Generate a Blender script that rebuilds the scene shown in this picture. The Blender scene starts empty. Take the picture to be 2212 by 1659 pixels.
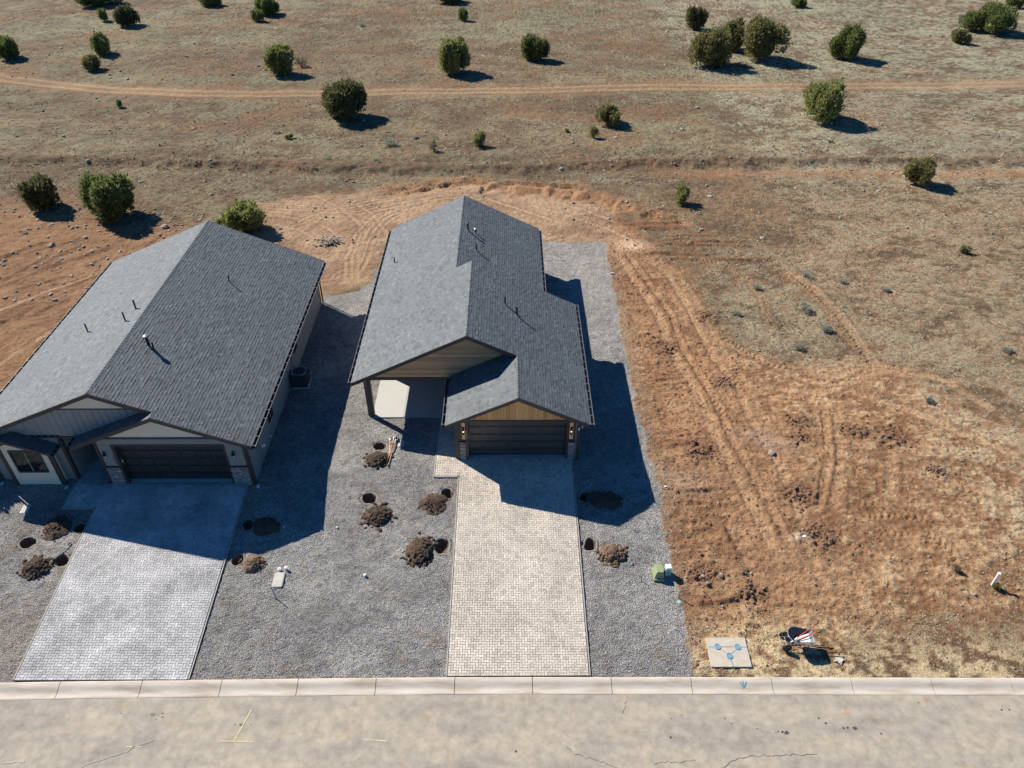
import bpy, math, random
import numpy as np
from mathutils import Vector, Matrix

# ------------------------------------------------------------------ camera, world, sun, exposure
S = bpy.context.scene
COL = S.collection
cam_d = bpy.data.cameras.new("camera")
cam = bpy.data.objects.new("camera", cam_d); COL.objects.link(cam)
CAMZ = 27.0
cam.location = (0, 0, CAMZ)
cam_d.sensor_fit = 'HORIZONTAL'; cam_d.sensor_width = 36.0
cam_d.lens = 36.0 * 1620.0 / 2212.0
cam.rotation_euler = (math.radians(90 - 38.06), 0, math.radians(-0.25))
cam_d.clip_start = 0.1; cam_d.clip_end = 6000
S.camera = cam

SUNV = Vector((-0.95, 0.70, 1.0)).normalized()
sun_el = math.asin(SUNV.z); sun_az = math.atan2(SUNV.x, SUNV.y)
world = bpy.data.worlds.new("World"); S.world = world; world.use_nodes = True
wn = world.node_tree; bg = wn.nodes["Background"]
sky = wn.nodes.new("ShaderNodeTexSky"); sky.sky_type = 'NISHITA'; sky.sun_disc = False
sky.sun_elevation = sun_el; sky.sun_rotation = sun_az
sky.altitude = 2200; sky.air_density = 1.0; sky.dust_density = 0.0; sky.ozone_density = 6.0
tint = wn.nodes.new('ShaderNodeMix'); tint.data_type = 'RGBA'; tint.blend_type = 'MULTIPLY'; tint.inputs[0].default_value = 1.0
tint.inputs[7].default_value = (0.40, 0.93, 1.22, 1)      # very clear high-altitude air: deep blue sky light
wn.links.new(sky.outputs[0], tint.inputs[6]); wn.links.new(tint.outputs[2], bg.inputs[0]); bg.inputs[1].default_value = 0.055
sd = bpy.data.lights.new("sun", 'SUN'); sd.energy = 4.6; sd.angle = math.radians(0.5); sd.color = (1.0, 0.94, 0.83)
so = bpy.data.objects.new("sun", sd); COL.objects.link(so)
so.rotation_euler = (-SUNV).to_track_quat('-Z', 'Y').to_euler()
so.location = (-30, 30, 60)
S.view_settings.view_transform = 'Standard'; S.view_settings.look = 'None'
S.view_settings.exposure = 0.70; S.view_settings.gamma = 1.0
S.view_settings.use_curve_mapping = False
S.render.resolution_x = 1024; S.render.resolution_y = 768

rnd = random.Random(7)
NP = np.random.RandomState(11)

# ------------------------------------------------------------------ noise (numpy value noise)
def _hash(ix, iy, seed):
    n = (ix.astype(np.int64) * 374761393 + iy.astype(np.int64) * 668265263 + seed * 1442695041)
    n = (n ^ (n >> 13)) * 1274126177
    n = n ^ (n >> 16)
    return (n & 0xffff) / 65535.0
def vnoise(x, y, seed=0):
    ix = np.floor(x); iy = np.floor(y); fx = x - ix; fy = y - iy
    fx = fx * fx * (3 - 2 * fx); fy = fy * fy * (3 - 2 * fy)
    a = _hash(ix, iy, seed); b = _hash(ix + 1, iy, seed); c = _hash(ix, iy + 1, seed); d = _hash(ix + 1, iy + 1, seed)
    return (a * (1 - fx) + b * fx) * (1 - fy) + (c * (1 - fx) + d * fx) * fy
def fbm(x, y, seed=0, octv=4, gain=0.5):
    s = 0; amp = 1; tot = 0
    for k in range(octv):
        s = s + amp * vnoise(x * 2 ** k + 17.3 * k, y * 2 ** k - 9.1 * k, seed + k); tot += amp; amp *= gain
    return s / tot
def sstep(a, b, t):
    t = np.clip((t - a) / (b - a), 0, 1); return t * t * (3 - 2 * t)

# ------------------------------------------------------------------ ground profile
YC, ZP = 16.0, 1.1
def gz(X, Y):
    t = np.clip((X + 12) / 6.0, 0, 1); YG = 25.2 + 1.8 * t
    return ZP * np.clip((Y - YC) / (YG - YC), 0, 1)
def gzf(X, Y): return float(gz(np.float64(X), np.float64(Y)))

# ------------------------------------------------------------------ mesh helpers
class MB:
    def __init__(s): s.v = []; s.f = []
    def add(s, vs, fs):
        n = len(s.v); s.v.extend([tuple(p) for p in vs]); s.f.extend([tuple(i + n for i in f) for f in fs]); return s
    def box(s, x0, y0, z0, x1, y1, z1):
        return s.add([(x0,y0,z0),(x1,y0,z0),(x1,y1,z0),(x0,y1,z0),(x0,y0,z1),(x1,y0,z1),(x1,y1,z1),(x0,y1,z1)],
                     [(0,3,2,1),(4,5,6,7),(0,1,5,4),(1,2,6,5),(2,3,7,6),(3,0,4,7)])
    def prism(s, pts, d):          # pts: planar loop of 3d points, d: extrusion vector
        n = len(pts); p2 = [tuple(a[i] + d[i] for i in range(3)) for a in pts]
        f = [tuple(range(n))[::-1], tuple(range(n, 2 * n))]
        for i in range(n): j = (i + 1) % n; f.append((i, j, n + j, n + i))
        return s.add(list(pts) + p2, f)
    def cyl(s, p, q, r0, r1=None, n=10, cap=True):
        r1 = r0 if r1 is None else r1
        p = Vector(p); q = Vector(q); d = (q - p).normalized()
        a = d.orthogonal().normalized(); b = d.cross(a)
        vs = []
        for c, r in ((p, r0), (q, r1)):
            for i in range(n):
                t = 2 * math.pi * i / n; vs.append(tuple(c + (a * math.cos(t) + b * math.sin(t)) * r))
        fs = [(i, (i + 1) % n, n + (i + 1) % n, n + i) for i in range(n)]
        if cap: fs += [tuple(range(n))[::-1], tuple(range(n, 2 * n))]
        return s.add(vs, fs)
    def tube(s, pts, r, n=8):
        for a, b in zip(pts[:-1], pts[1:]): s.cyl(a, b, r, r, n)
        return s
    def beam(s, p, q, w, h, up=(0, 0, 1)):
        p = Vector(p); q = Vector(q); d = (q - p).normalized(); u = Vector(up)
        sd_ = d.cross(u).normalized() * (w / 2); uu = sd_.cross(d).normalized() * (h / 2)
        vs = [p - sd_ - uu, p + sd_ - uu, p + sd_ + uu, p - sd_ + uu, q - sd_ - uu, q + sd_ - uu, q + sd_ + uu, q - sd_ + uu]
        return s.add(vs, [(0,3,2,1),(4,5,6,7),(0,1,5,4),(1,2,6,5),(2,3,7,6),(3,0,4,7)])
    def torus(s, c, ax, R, r, n=20, m=8):
        c = Vector(c); ax = Vector(ax).normalized(); a = ax.orthogonal().normalized(); b = ax.cross(a)
        vs = []; fs = []
        for i in range(n):
            t = 2 * math.pi * i / n; d = a * math.cos(t) + b * math.sin(t)
            for j in range(m):
                u = 2 * math.pi * j / m; vs.append(tuple(c + d * (R + r * math.cos(u)) + ax * (r * math.sin(u))))
        for i in range(n):
            for j in range(m):
                fs.append((i*m+j, ((i+1)%n)*m+j, ((i+1)%n)*m+(j+1)%m, i*m+(j+1)%m))
        return s.add(vs, fs)
    def rock(s, c, r, seed, sq=0.7):
        q = random.Random(seed); t = (1 + 5 ** .5) / 2
        vs = [(-1,t,0),(1,t,0),(-1,-t,0),(1,-t,0),(0,-1,t),(0,1,t),(0,-1,-t),(0,1,-t),(t,0,-1),(t,0,1),(-t,0,-1),(-t,0,1)]
        fs = [(0,11,5),(0,5,1),(0,1,7),(0,7,10),(0,10,11),(1,5,9),(5,11,4),(11,10,2),(10,7,6),(7,1,8),(3,9,4),(3,4,2),(3,2,6),(3,6,8),(3,8,9),(4,9,5),(2,4,11),(6,2,10),(8,6,7),(9,8,1)]
        a = q.uniform(0, 6.28); ca, sa = math.cos(a), math.sin(a); ex = q.uniform(.7, 1.4)
        o = []
        for x, y, z in vs:
            k = r / 1.9 * q.uniform(.75, 1.2); x *= ex
            o.append((c[0] + (x * ca - y * sa) * k, c[1] + (x * sa + y * ca) * k, c[2] + z * k * sq))
        return s.add(o, fs)
    def build(s, name, mat, parent=None, org=(0, 0, 0), smooth=False, kind=None):
        me = bpy.data.meshes.new(name)
        ox, oy, oz = org
        me.from_pydata([(x - ox, y - oy, z - oz) for x, y, z in s.v], [], s.f)
        if mat: me.materials.append(mat)
        if smooth: me.polygons.foreach_set('use_smooth', [True] * len(me.polygons))
        me.update()
        o = bpy.data.objects.new(name, me); COL.objects.link(o)
        if parent: o.parent = parent
        if kind: o['kind'] = kind
        return o

def npmesh(name, verts, faces, mat, parent=None, kind=None, smooth=False, cols=None, attr='Col'):
    """verts (N,3) array, faces (M,k) array"""
    me = bpy.data.meshes.new(name); M, k = faces.shape
    me.vertices.add(len(verts)); me.vertices.foreach_set('co', np.ascontiguousarray(verts, dtype=np.float32).ravel())
    me.loops.add(M * k); me.loops.foreach_set('vertex_index', np.ascontiguousarray(faces, dtype=np.int32).ravel())
    me.polygons.add(M); me.polygons.foreach_set('loop_start', np.arange(0, M * k, k, dtype=np.int32))
    me.polygons.foreach_set('loop_total', np.full(M, k, dtype=np.int32))
    if smooth: me.polygons.foreach_set('use_smooth', np.ones(M, dtype=bool))
    me.update(calc_edges=True)
    if cols is not None:
        a = me.color_attributes.new(name=attr, type='FLOAT_COLOR', domain='POINT')
        a.data.foreach_set('color', np.ascontiguousarray(cols, dtype=np.float32).ravel())
    me.materials.append(mat)
    o = bpy.data.objects.new(name, me); COL.objects.link(o)
    if parent: o.parent = parent
    if kind: o['kind'] = kind
    return o

def tag(o, label, cat, group=None):
    o['label'] = label; o['category'] = cat
    if group: o['group'] = group
    return o
def empty(name, loc, label=None, cat=None, group=None, kind=None, rz=0):
    o = bpy.data.objects.new(name, None); COL.objects.link(o); o.location = loc; o.rotation_euler = (0, 0, rz)
    o.empty_display_size = .2
    if label: tag(o, label, cat, group)
    if kind: o['kind'] = kind
    return o
def inst(name, me, parent, loc, rot=(0, 0, 0), scale=None):
    o = bpy.data.objects.new(name, me); COL.objects.link(o); o.parent = parent; o.location = loc; o.rotation_euler = rot
    if scale: o.scale = scale
    return o

# ------------------------------------------------------------------ materials
def new_mat(name):
    m = bpy.data.materials.new(name); m.use_nodes = True; nt = m.node_tree
    return m, nt, nt.nodes["Principled BSDF"]
def N(nt, t, **kw):
    n = nt.nodes.new(t)
    for k, v in kw.items(): setattr(n, k, v)
    return n
def mth(nt, op, a, b=None, clamp=False):
    n = nt.nodes.new('ShaderNodeMath'); n.operation = op; n.use_clamp = clamp
    for i, s in enumerate((a, b)):
        if s is None: continue
        if isinstance(s, (int, float)): n.inputs[i].default_value = s
        else: nt.links.new(s, n.inputs[i])
    return n.outputs[0]
def mixc(nt, fac, a, b, mode='MIX'):
    n = nt.nodes.new('ShaderNodeMix'); n.data_type = 'RGBA'; n.blend_type = mode
    for key, s in ((0, fac), (6, a), (7, b)):
        if isinstance(s, (int, float)): n.inputs[key].default_value = s
        elif isinstance(s, tuple): n.inputs[key].default_value = (s + (1,))[:4]
        else: nt.links.new(s, n.inputs[key])
    return n.outputs[2]
def noise(nt, vec, scale, detail=3, rough=.55):
    n = nt.nodes.new('ShaderNodeTexNoise'); n.inputs['Scale'].default_value = scale
    n.inputs['Detail'].default_value = detail; n.inputs['Roughness'].default_value = rough
    nt.links.new(vec, n.inputs['Vector']); return n.outputs['Fac']
def ramp(nt, fac, stops):
    n = nt.nodes.new('ShaderNodeValToRGB'); e = n.color_ramp.elements
    while len(e) < len(stops): e.new(0.5)
    for el, (p, c) in zip(e, stops): el.position = p; el.color = (c + (1,))[:4] if isinstance(c, tuple) else (c, c, c, 1)
    nt.links.new(fac, n.inputs[0]); return n.outputs[0]
def geo_pos(nt): return N(nt, 'ShaderNodeNewGeometry').outputs['Position']
def bump(nt, bsdf, h, strength=.3, dist=.02):
    b = nt.nodes.new('ShaderNodeBump'); b.inputs['Strength'].default_value = strength; b.inputs['Distance'].default_value = dist
    nt.links.new(h, b.inputs['Height']); nt.links.new(b.outputs[0], bsdf.inputs['Normal'])
MATS = {}
def simple(name, col, rough=.6, ns=6, na=.15, metal=0, bs=0, fine=60, island=0.0):
    """noise-tinted plain material"""
    if name in MATS: return MATS[name]
    m, nt, b = new_mat(name); p = geo_pos(nt)
    f = noise(nt, p, ns, 4); f2 = noise(nt, p, fine, 2)
    v = mth(nt, 'ADD', mth(nt, 'MULTIPLY', mth(nt, 'SUBTRACT', f, .5), na * 3), mth(nt, 'MULTIPLY', mth(nt, 'SUBTRACT', f2, .5), na * 1.5))
    if island:
        g = N(nt, 'ShaderNodeNewGeometry'); oi = N(nt, 'ShaderNodeObjectInfo')
        r = mth(nt, 'FRACT', mth(nt, 'ADD', g.outputs['Random Per Island'], oi.outputs['Random']))
        v = mth(nt, 'ADD', v, mth(nt, 'MULTIPLY', mth(nt, 'SUBTRACT', r, .5), island * 2))
    v = mth(nt, 'ADD', v, 1.0)
    c = mixc(nt, 1.0, col, v, 'MULTIPLY')
    # MULTIPLY blend with scalar -> grey
    nt.links.new(c, b.inputs['Base Color'])
    b.inputs['Roughness'].default_value = rough; b.inputs['Metallic'].default_value = metal
    if bs: bump(nt, b, f2, bs, .01)
    MATS[name] = m; return m

M_trim = simple('dark_trim_paint', (.055, .044, .038), .55, 3, .12)
M_fascia = simple('fascia_paint', (.05, .042, .04), .5, 3, .12)
M_door = simple('garage_door_paint', (.066, .062, .060), .38, 4, .1)
M_door1 = simple('garage_door_paint_older', (.034, .034, .036), .45, 4, .1)
M_gutter = simple('gutter_metal', (.030, .028, .030), .4, 4, .1)
M_lip = simple('gutter_lip_metal', (.20, .20, .21), .4, 4, .1)
M_bracket = simple('gutter_bracket_metal', (.30, .30, .32), .4, 4, .1)
M_sidg = simple('grey_siding', (.27, .262, .245), .7, 2.5, .12, fine=25)
M_batg = simple('grey_board_and_batten', (.31, .30, .28), .7, 2.5, .1, fine=20)
M_cream = simple('cream_siding', (.82, .70, .52), .7, 1.5, .06, fine=30)
M_glass = simple('dark_window_glass', (.012, .017, .02), .06, 2, .1)
M_vinyl = simple('light_window_bar', (.38, .40, .40), .5, 3, .05)
M_white = simple('white_plastic', (.82, .83, .84), .35, 8, .04)
M_conc = simple('pale_concrete', (.60, .555, .485), .85, 1.2, .07, bs=.15, fine=25)
M_padc = simple('stained_pad_concrete', (.52, .46, .375), .85, 4, .16, bs=.2)
M_edge = simple('edging_concrete', (.40, .37, .33), .85, 3, .15)
M_slab = simple('porch_concrete', (.47, .46, .43), .85, .9, .06, bs=.1, fine=20)
M_lid = simple('weathered_lid_concrete', (.52, .50, .45), .85, 5, .14, bs=.2)
M_black = simple('black_rubber', (.018, .018, .019), .7, 10, .15)
M_steel = simple('galvanised_steel', (.42, .44, .46), .35, 10, .15, metal=.7)
M_pipe = simple('vent_pipe_black', (.025, .025, .027), .55, 8, .1)
M_flash = simple('bare_flashing', (.45, .44, .38), .5, 8, .2, metal=.4)
M_red = simple('red_fibreglass_handle', (.62, .10, .07), .45, 8, .1)
M_yel = simple('yellow_handle', (.70, .48, .08), .5, 8, .1)
M_wood = simple('bare_wood', (.50, .38, .24), .7, 12, .15)
M_rock = simple('field_stone', (.30, .25, .20), .85, 3, .2, island=.3)
M_num = simple('house_number_metal', (.55, .55, .52), .4, 5, .05)
M_numd = simple('house_number_black', (.02, .02, .022), .4, 5, .05)
M_green1 = simple('olive_green_cabinet', (.27, .33, .17), .45, 4, .14)
M_green2 = simple('pale_green_plastic', (.36, .52, .45), .4, 4, .06)
M_blue = simple('blue_marking_paint', (.17, .32, .45), .6, 30, .18)
M_orange = simple('orange_flag', (.8, .25, .03), .6, 5, .05)
M_hole = simple('damp_hole_soil', (.13, .082, .055), .95, 8, .35, bs=.6, fine=45)
M_crack = simple('crack_sealant', (.10, .10, .095), .5, 6, .2)
M_chalk = simple('yellow_chalk', (.52, .455, .28), .9, 14, .25)
M_stain = simple('oil_stain', (.075, .068, .062), .6, 12, .35)
M_bark = simple('juniper_bark', (.16, .12, .09), .9, 6, .3)
M_ac = simple('dark_metal_cabinet', (.05, .05, .052), .5, 6, .1)
M_acgrey = simple('fan_shroud_metal', (.28, .31, .33), .45, 6, .1)

def wood_mat(name, col, axis):
    m, nt, b = new_mat(name); p = geo_pos(nt)
    mp = N(nt, 'ShaderNodeMapping'); nt.links.new(p, mp.inputs[0])
    mp.inputs['Scale'].default_value = (1, 1, .08) if axis == 'z' else (.08, 1, 1)
    f = noise(nt, mp.outputs[0], 30, 3); g = N(nt, 'ShaderNodeNewGeometry'); oi = N(nt, 'ShaderNodeObjectInfo')
    k = mth(nt, 'ADD', mth(nt, 'MULTIPLY', f, .7), mth(nt, 'MULTIPLY', oi.outputs['Random'], .45))
    k = mth(nt, 'ADD', k, .42)
    nt.links.new(mixc(nt, 1.0, col, k, 'MULTIPLY'), b.inputs['Base Color']); b.inputs['Roughness'].default_value = .6
    return m
M_gabv = wood_mat('stained_vertical_boards', (.74, .40, .15), 'z')
M_gabh = wood_mat('stained_horizontal_boards', (.62, .37, .19), 'x')
M_panel = wood_mat('stained_wood_panel', (.75, .45, .21), 'z')

def shingle_mat():
    m, nt, b = new_mat('asphalt_shingles'); p = geo_pos(nt)
    g = N(nt, 'ShaderNodeNewGeometry'); oi = N(nt, 'ShaderNodeObjectInfo')
    r = mth(nt, 'FRACT', mth(nt, 'ADD', g.outputs['Random Per Island'], oi.outputs['Random']))
    c = ramp(nt, r, [(0, (.075, .085, .093)), (.22, (.103, .117, .127)), (.6, (.120, .136, .147)), (.82, (.116, .120, .127)), (1, (.155, .172, .184))])
    big = noise(nt, p, .5, 3); fn = noise(nt, p, 90, 2, .8)
    v = mth(nt, 'ADD', mth(nt, 'ADD', mth(nt, 'MULTIPLY', big, .45), mth(nt, 'MULTIPLY', fn, .5)), .53)
    nt.links.new(mixc(nt, 1.0, c, v, 'MULTIPLY'), b.inputs['Base Color'])
    b.inputs['Roughness'].default_value = .75
    bump(nt, b, fn, .35, .006)
    return m
M_shin = shingle_mat()

def stone_mat():
    m, nt, b = new_mat('ledge_stone'); p = geo_pos(nt); oi = N(nt, 'ShaderNodeObjectInfo')
    c = ramp(nt, oi.outputs['Random'], [(0, (.20, .17, .17)), (.3, (.38, .31, .29)), (.6, (.30, .26, .25)), (.85, (.46, .38, .33)), (1, (.72, .58, .40))])
    f = noise(nt, p, 18, 4)
    nt.links.new(mixc(nt, 1.0, c, mth(nt, 'ADD', f, .5), 'MULTIPLY'), b.inputs['Base Color']); b.inputs['Roughness'].default_value = .85
    bump(nt, b, f, .6, .02); return m
M_stone = stone_mat()

def paver_mat(name, cA, cB, cC, blotch):
    m, nt, b = new_mat(name); p = geo_pos(nt)
    g = N(nt, 'ShaderNodeNewGeometry'); oi = N(nt, 'ShaderNodeObjectInfo')
    r = mth(nt, 'FRACT', mth(nt, 'ADD', g.outputs['Random Per Island'], oi.outputs['Random']))
    c = ramp(nt, r, [(0, cA), (.35, cB), (.8, cB), (1, cC)])
    big = noise(nt, p, .8, 4, .6); fn = noise(nt, p, 50, 2)
    v = mth(nt, 'ADD', mth(nt, 'MULTIPLY', mth(nt, 'SUBTRACT', big, .5), blotch), mth(nt, 'MULTIPLY', mth(nt, 'SUBTRACT', fn, .5), .35))
    v = mth(nt, 'ADD', v, 1.0)
    nt.links.new(mixc(nt, 1.0, c, v, 'MULTIPLY'), b.inputs['Base Color']); b.inputs['Roughness'].default_value = .8
    bump(nt, b, fn, .2, .004); return m
M_pav2 = paver_mat('beige_pavers', (.43, .375, .31), (.565, .50, .425), (.63, .57, .50), .9)
M_pav1 = paver_mat('pale_grey_pavers', (.35, .345, .345), (.45, .44, .44), (.53, .52, .52), 1.5)
M_joint = simple('paver_joint_sand', (.14, .12, .10), .95, 8, .2)

def ground_mat():
    m, nt, b = new_mat('ground_surface'); p = geo_pos(nt)
    at = N(nt, 'ShaderNodeAttribute'); at.attribute_name = 'Col'
    col = at.outputs['Color']; grav = at.outputs['Alpha']
    f1 = noise(nt, p, 2.2, 5, .62); f2 = noise(nt, p, 14, 4, .7); f3 = noise(nt, p, 45, 2, .7)
    soilv = mth(nt, 'ADD', mth(nt, 'ADD', mth(nt, 'MULTIPLY', f1, .6), mth(nt, 'MULTIPLY', f2, 1.9)), mth(nt, 'MULTIPLY', f3, 1.1))
    soilv = mth(nt, 'MAXIMUM', mth(nt, 'ADD', soilv, -.74), .25)
    vo = N(nt, 'ShaderNodeTexVoronoi'); vo.inputs['Scale'].default_value = 19; nt.links.new(p, vo.inputs['Vector'])
    vo2 = N(nt, 'ShaderNodeTexVoronoi'); vo2.inputs['Scale'].default_value = 44; nt.links.new(p, vo2.inputs['Vector'])
    sep = N(nt, 'ShaderNodeSeparateColor'); nt.links.new(vo.outputs['Color'], sep.inputs[0])
    sep2 = N(nt, 'ShaderNodeSeparateColor'); nt.links.new(vo2.outputs['Color'], sep2.inputs[0])
    gv = mth(nt, 'ADD', mth(nt, 'MULTIPLY', sep.outputs[0], .62), mth(nt, 'MULTIPLY', sep2.outputs[1], .50))
    gv = mth(nt, 'ADD', gv, mth(nt, 'MULTIPLY', mth(nt, 'SUBTRACT', f1, .5), .55))
    gv = mth(nt, 'ADD', gv, mth(nt, 'MULTIPLY', mth(nt, 'SUBTRACT', f2, .5), .55))
    gv = mth(nt, 'ADD', gv, .45)
    tint = ramp(nt, sep.outputs[2], [(0, (.90, .95, 1.12)), (.6, (1, 1, 1)), (1, (1.12, 1.02, .88))])
    gcol = mixc(nt, 1.0, mixc(nt, 1.0, col, gv, 'MULTIPLY'), tint, 'MULTIPLY')
    scol = mixc(nt, 1.0, col, soilv, 'MULTIPLY')
    nt.links.new(mixc(nt, grav, scol, gcol), b.inputs['Base Color'])
    b.inputs['Roughness'].default_value = .95; b.inputs['Specular IOR Level'].default_value = .15
    hs = mth(nt, 'ADD', mth(nt, 'MULTIPLY', f1, 1.1), mth(nt, 'ADD', mth(nt, 'MULTIPLY', f2, .7), mth(nt, 'MULTIPLY', f3, .22)))
    hg = mth(nt, 'ADD', mth(nt, 'MULTIPLY', mth(nt, 'ADD', vo.outputs['Distance'], 0.0), .5), mth(nt, 'ADD', mth(nt, 'MULTIPLY', f2, .5), mth(nt, 'MULTIPLY', f1, .5)))
    mx = N(nt, 'ShaderNodeMix'); mx.data_type = 'FLOAT'
    nt.links.new(grav, mx.inputs[0]); nt.links.new(hs, mx.inputs[2]); nt.links.new(hg, mx.inputs[3])
    bump(nt, b, mx.outputs[0], .9, .13)
    return m
M_ground = ground_mat()

def soil_pile_mat(name, c1, c2):
    m, nt, b = new_mat(name); p = geo_pos(nt); g = N(nt, 'ShaderNodeNewGeometry')
    f = noise(nt, p, 12, 4, .7); k = mth(nt, 'ADD', mth(nt, 'MULTIPLY', f, .7), mth(nt, 'MULTIPLY', g.outputs['Random Per Island'], .3))
    nt.links.new(ramp(nt, k, [(.25, c1), (.7, c2)]), b.inputs['Base Color']); b.inputs['Roughness'].default_value = .95
    bump(nt, b, noise(nt, p, 25, 4, .7), .9, .05); return m
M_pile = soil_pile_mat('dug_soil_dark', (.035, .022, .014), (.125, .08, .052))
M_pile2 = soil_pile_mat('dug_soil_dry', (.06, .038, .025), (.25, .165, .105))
M_rim = soil_pile_mat('disturbed_gravel', (.17, .155, .14), (.30, .28, .25))
M_clod = soil_pile_mat('red_soil_clods', (.15, .08, .05), (.31, .18, .11))

def road_mat():
    m, nt, b = new_mat('dusty_chip_seal'); p = geo_pos(nt)
    mp = N(nt, 'ShaderNodeMapping'); nt.links.new(p, mp.inputs[0]); mp.inputs['Scale'].default_value = (.35, 1, 1)
    f = noise(nt, mp.outputs[0], .7, 6, .62); f2 = noise(nt, p, 3, 5, .65); f3 = noise(nt, p, 60, 2)
    c = ramp(nt, f, [(.30, (.255, .22, .185)), (.42, (.335, .295, .25)), (.55, (.395, .345, .275)), (.66, (.42, .36, .275)), (.78, (.44, .345, .235))])
    f4 = noise(nt, p, .9, 5, .7); c = mixc(nt, ramp(nt, f4, [(.54, 0.0), (.66, .5)]), c, (.265, .235, .205)); f5 = noise(nt, mp.outputs[0], 2.6, 4, .7); c = mixc(nt, ramp(nt, f5, [(.60, 0.0), (.72, .8)]), c, (.42, .285, .17))
    f6 = noise(nt, p, 7, 4, .75); c = mixc(nt, ramp(nt, f6, [(.66, 0.0), (.74, .8)]), c, (.17, .15, .13))
    v = mth(nt, 'ADD', mth(nt, 'ADD', mth(nt, 'MULTIPLY', f2, .9), mth(nt, 'MULTIPLY', f3, .4)), .27)
    nt.links.new(mixc(nt, 1.0, c, v, 'MULTIPLY'), b.inputs['Base Color']); b.inputs['Roughness'].default_value = .85
    bump(nt, b, f3, .25, .008); return m
M_road = road_mat()
def curb_mat():
    m, nt, b = new_mat('curb_concrete'); p = geo_pos(nt)
    mp = N(nt, 'ShaderNodeMapping'); nt.links.new(p, mp.inputs[0]); mp.inputs['Scale'].default_value = (.4, 2.2, 1)
    f = noise(nt, mp.outputs[0], 1.6, 5, .6); f3 = noise(nt, p, 50, 2)
    c = ramp(nt, f, [(.3, (.40, .33, .26)), (.5, (.54, .475, .40)), (.7, (.61, .55, .475))])
    nt.links.new(mixc(nt, 1.0, c, mth(nt, 'ADD', mth(nt, 'MULTIPLY', f3, .3), .85), 'MULTIPLY'), b.inputs['Base Color']); b.inputs['Roughness'].default_value = .85
    bump(nt, b, f3, .2, .006); return m
M_curb = curb_mat()

def leaf_mat(name, c1, c2, c3):
    m, nt, b = new_mat(name); p = geo_pos(nt); g = N(nt, 'ShaderNodeNewGeometry')
    f = noise(nt, p, 2.2, 3); k = mth(nt, 'ADD', mth(nt, 'MULTIPLY', f, .75), mth(nt, 'MULTIPLY', g.outputs['Random Per Island'], .35))
    nt.links.new(ramp(nt, k, [(.25, c1), (.55, c2), (.85, c3)]), b.inputs['Base Color'])
    b.inputs['Roughness'].default_value = .65; b.inputs['Specular IOR Level'].default_value = .25
    tr = nt.nodes.new('ShaderNodeBsdfTranslucent'); nt.links.new(b.inputs['Base Color'].links[0].from_socket, tr.inputs[0])
    mx = nt.nodes.new('ShaderNodeMixShader'); mx.inputs[0].default_value = .38; out = nt.nodes['Material Output']
    nt.links.new(b.outputs[0], mx.inputs[1]); nt.links.new(tr.outputs[0], mx.inputs[2]); nt.links.new(mx.outputs[0], out.inputs[0])
    return m
LEAF = {
 'g': leaf_mat('juniper_green', (0.094, 0.123, 0.051), (0.193, 0.231, 0.080), (0.317, 0.339, 0.108)),
 'l': leaf_mat('juniper_light_green', (0.155, 0.190, 0.069), (0.305, 0.317, 0.117), (0.479, 0.458, 0.176)),
 'd': leaf_mat('juniper_dark', (0.094, 0.096, 0.051), (0.160, 0.157, 0.069), (0.280, 0.254, 0.108)),
 'o': leaf_mat('juniper_olive', (0.131, 0.131, 0.053), (0.244, 0.231, 0.092), (0.392, 0.339, 0.137)),
 's': leaf_mat('dry_shrub', (0.153, 0.136, 0.093), (0.255, 0.230, 0.153), (0.374, 0.340, 0.238)),
 'b': leaf_mat('juniper_brown_green', (0.068, 0.076, 0.041), (0.145, 0.153, 0.076), (0.238, 0.221, 0.119)),
 'y': leaf_mat('sage_grey', (0.272, 0.281, 0.221), (0.408, 0.416, 0.323), (0.561, 0.561, 0.459)),
}
def tuft_mat():
    m, nt, b = new_mat('dry_grass_tufts'); at = N(nt, 'ShaderNodeAttribute'); at.attribute_name = 'Col'
    nt.links.new(at.outputs['Color'], b.inputs['Base Color']); b.inputs['Roughness'].default_value = .85
    b.inputs['Specular IOR Level'].default_value = .1
    return m
M_tuft = tuft_mat()

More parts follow.
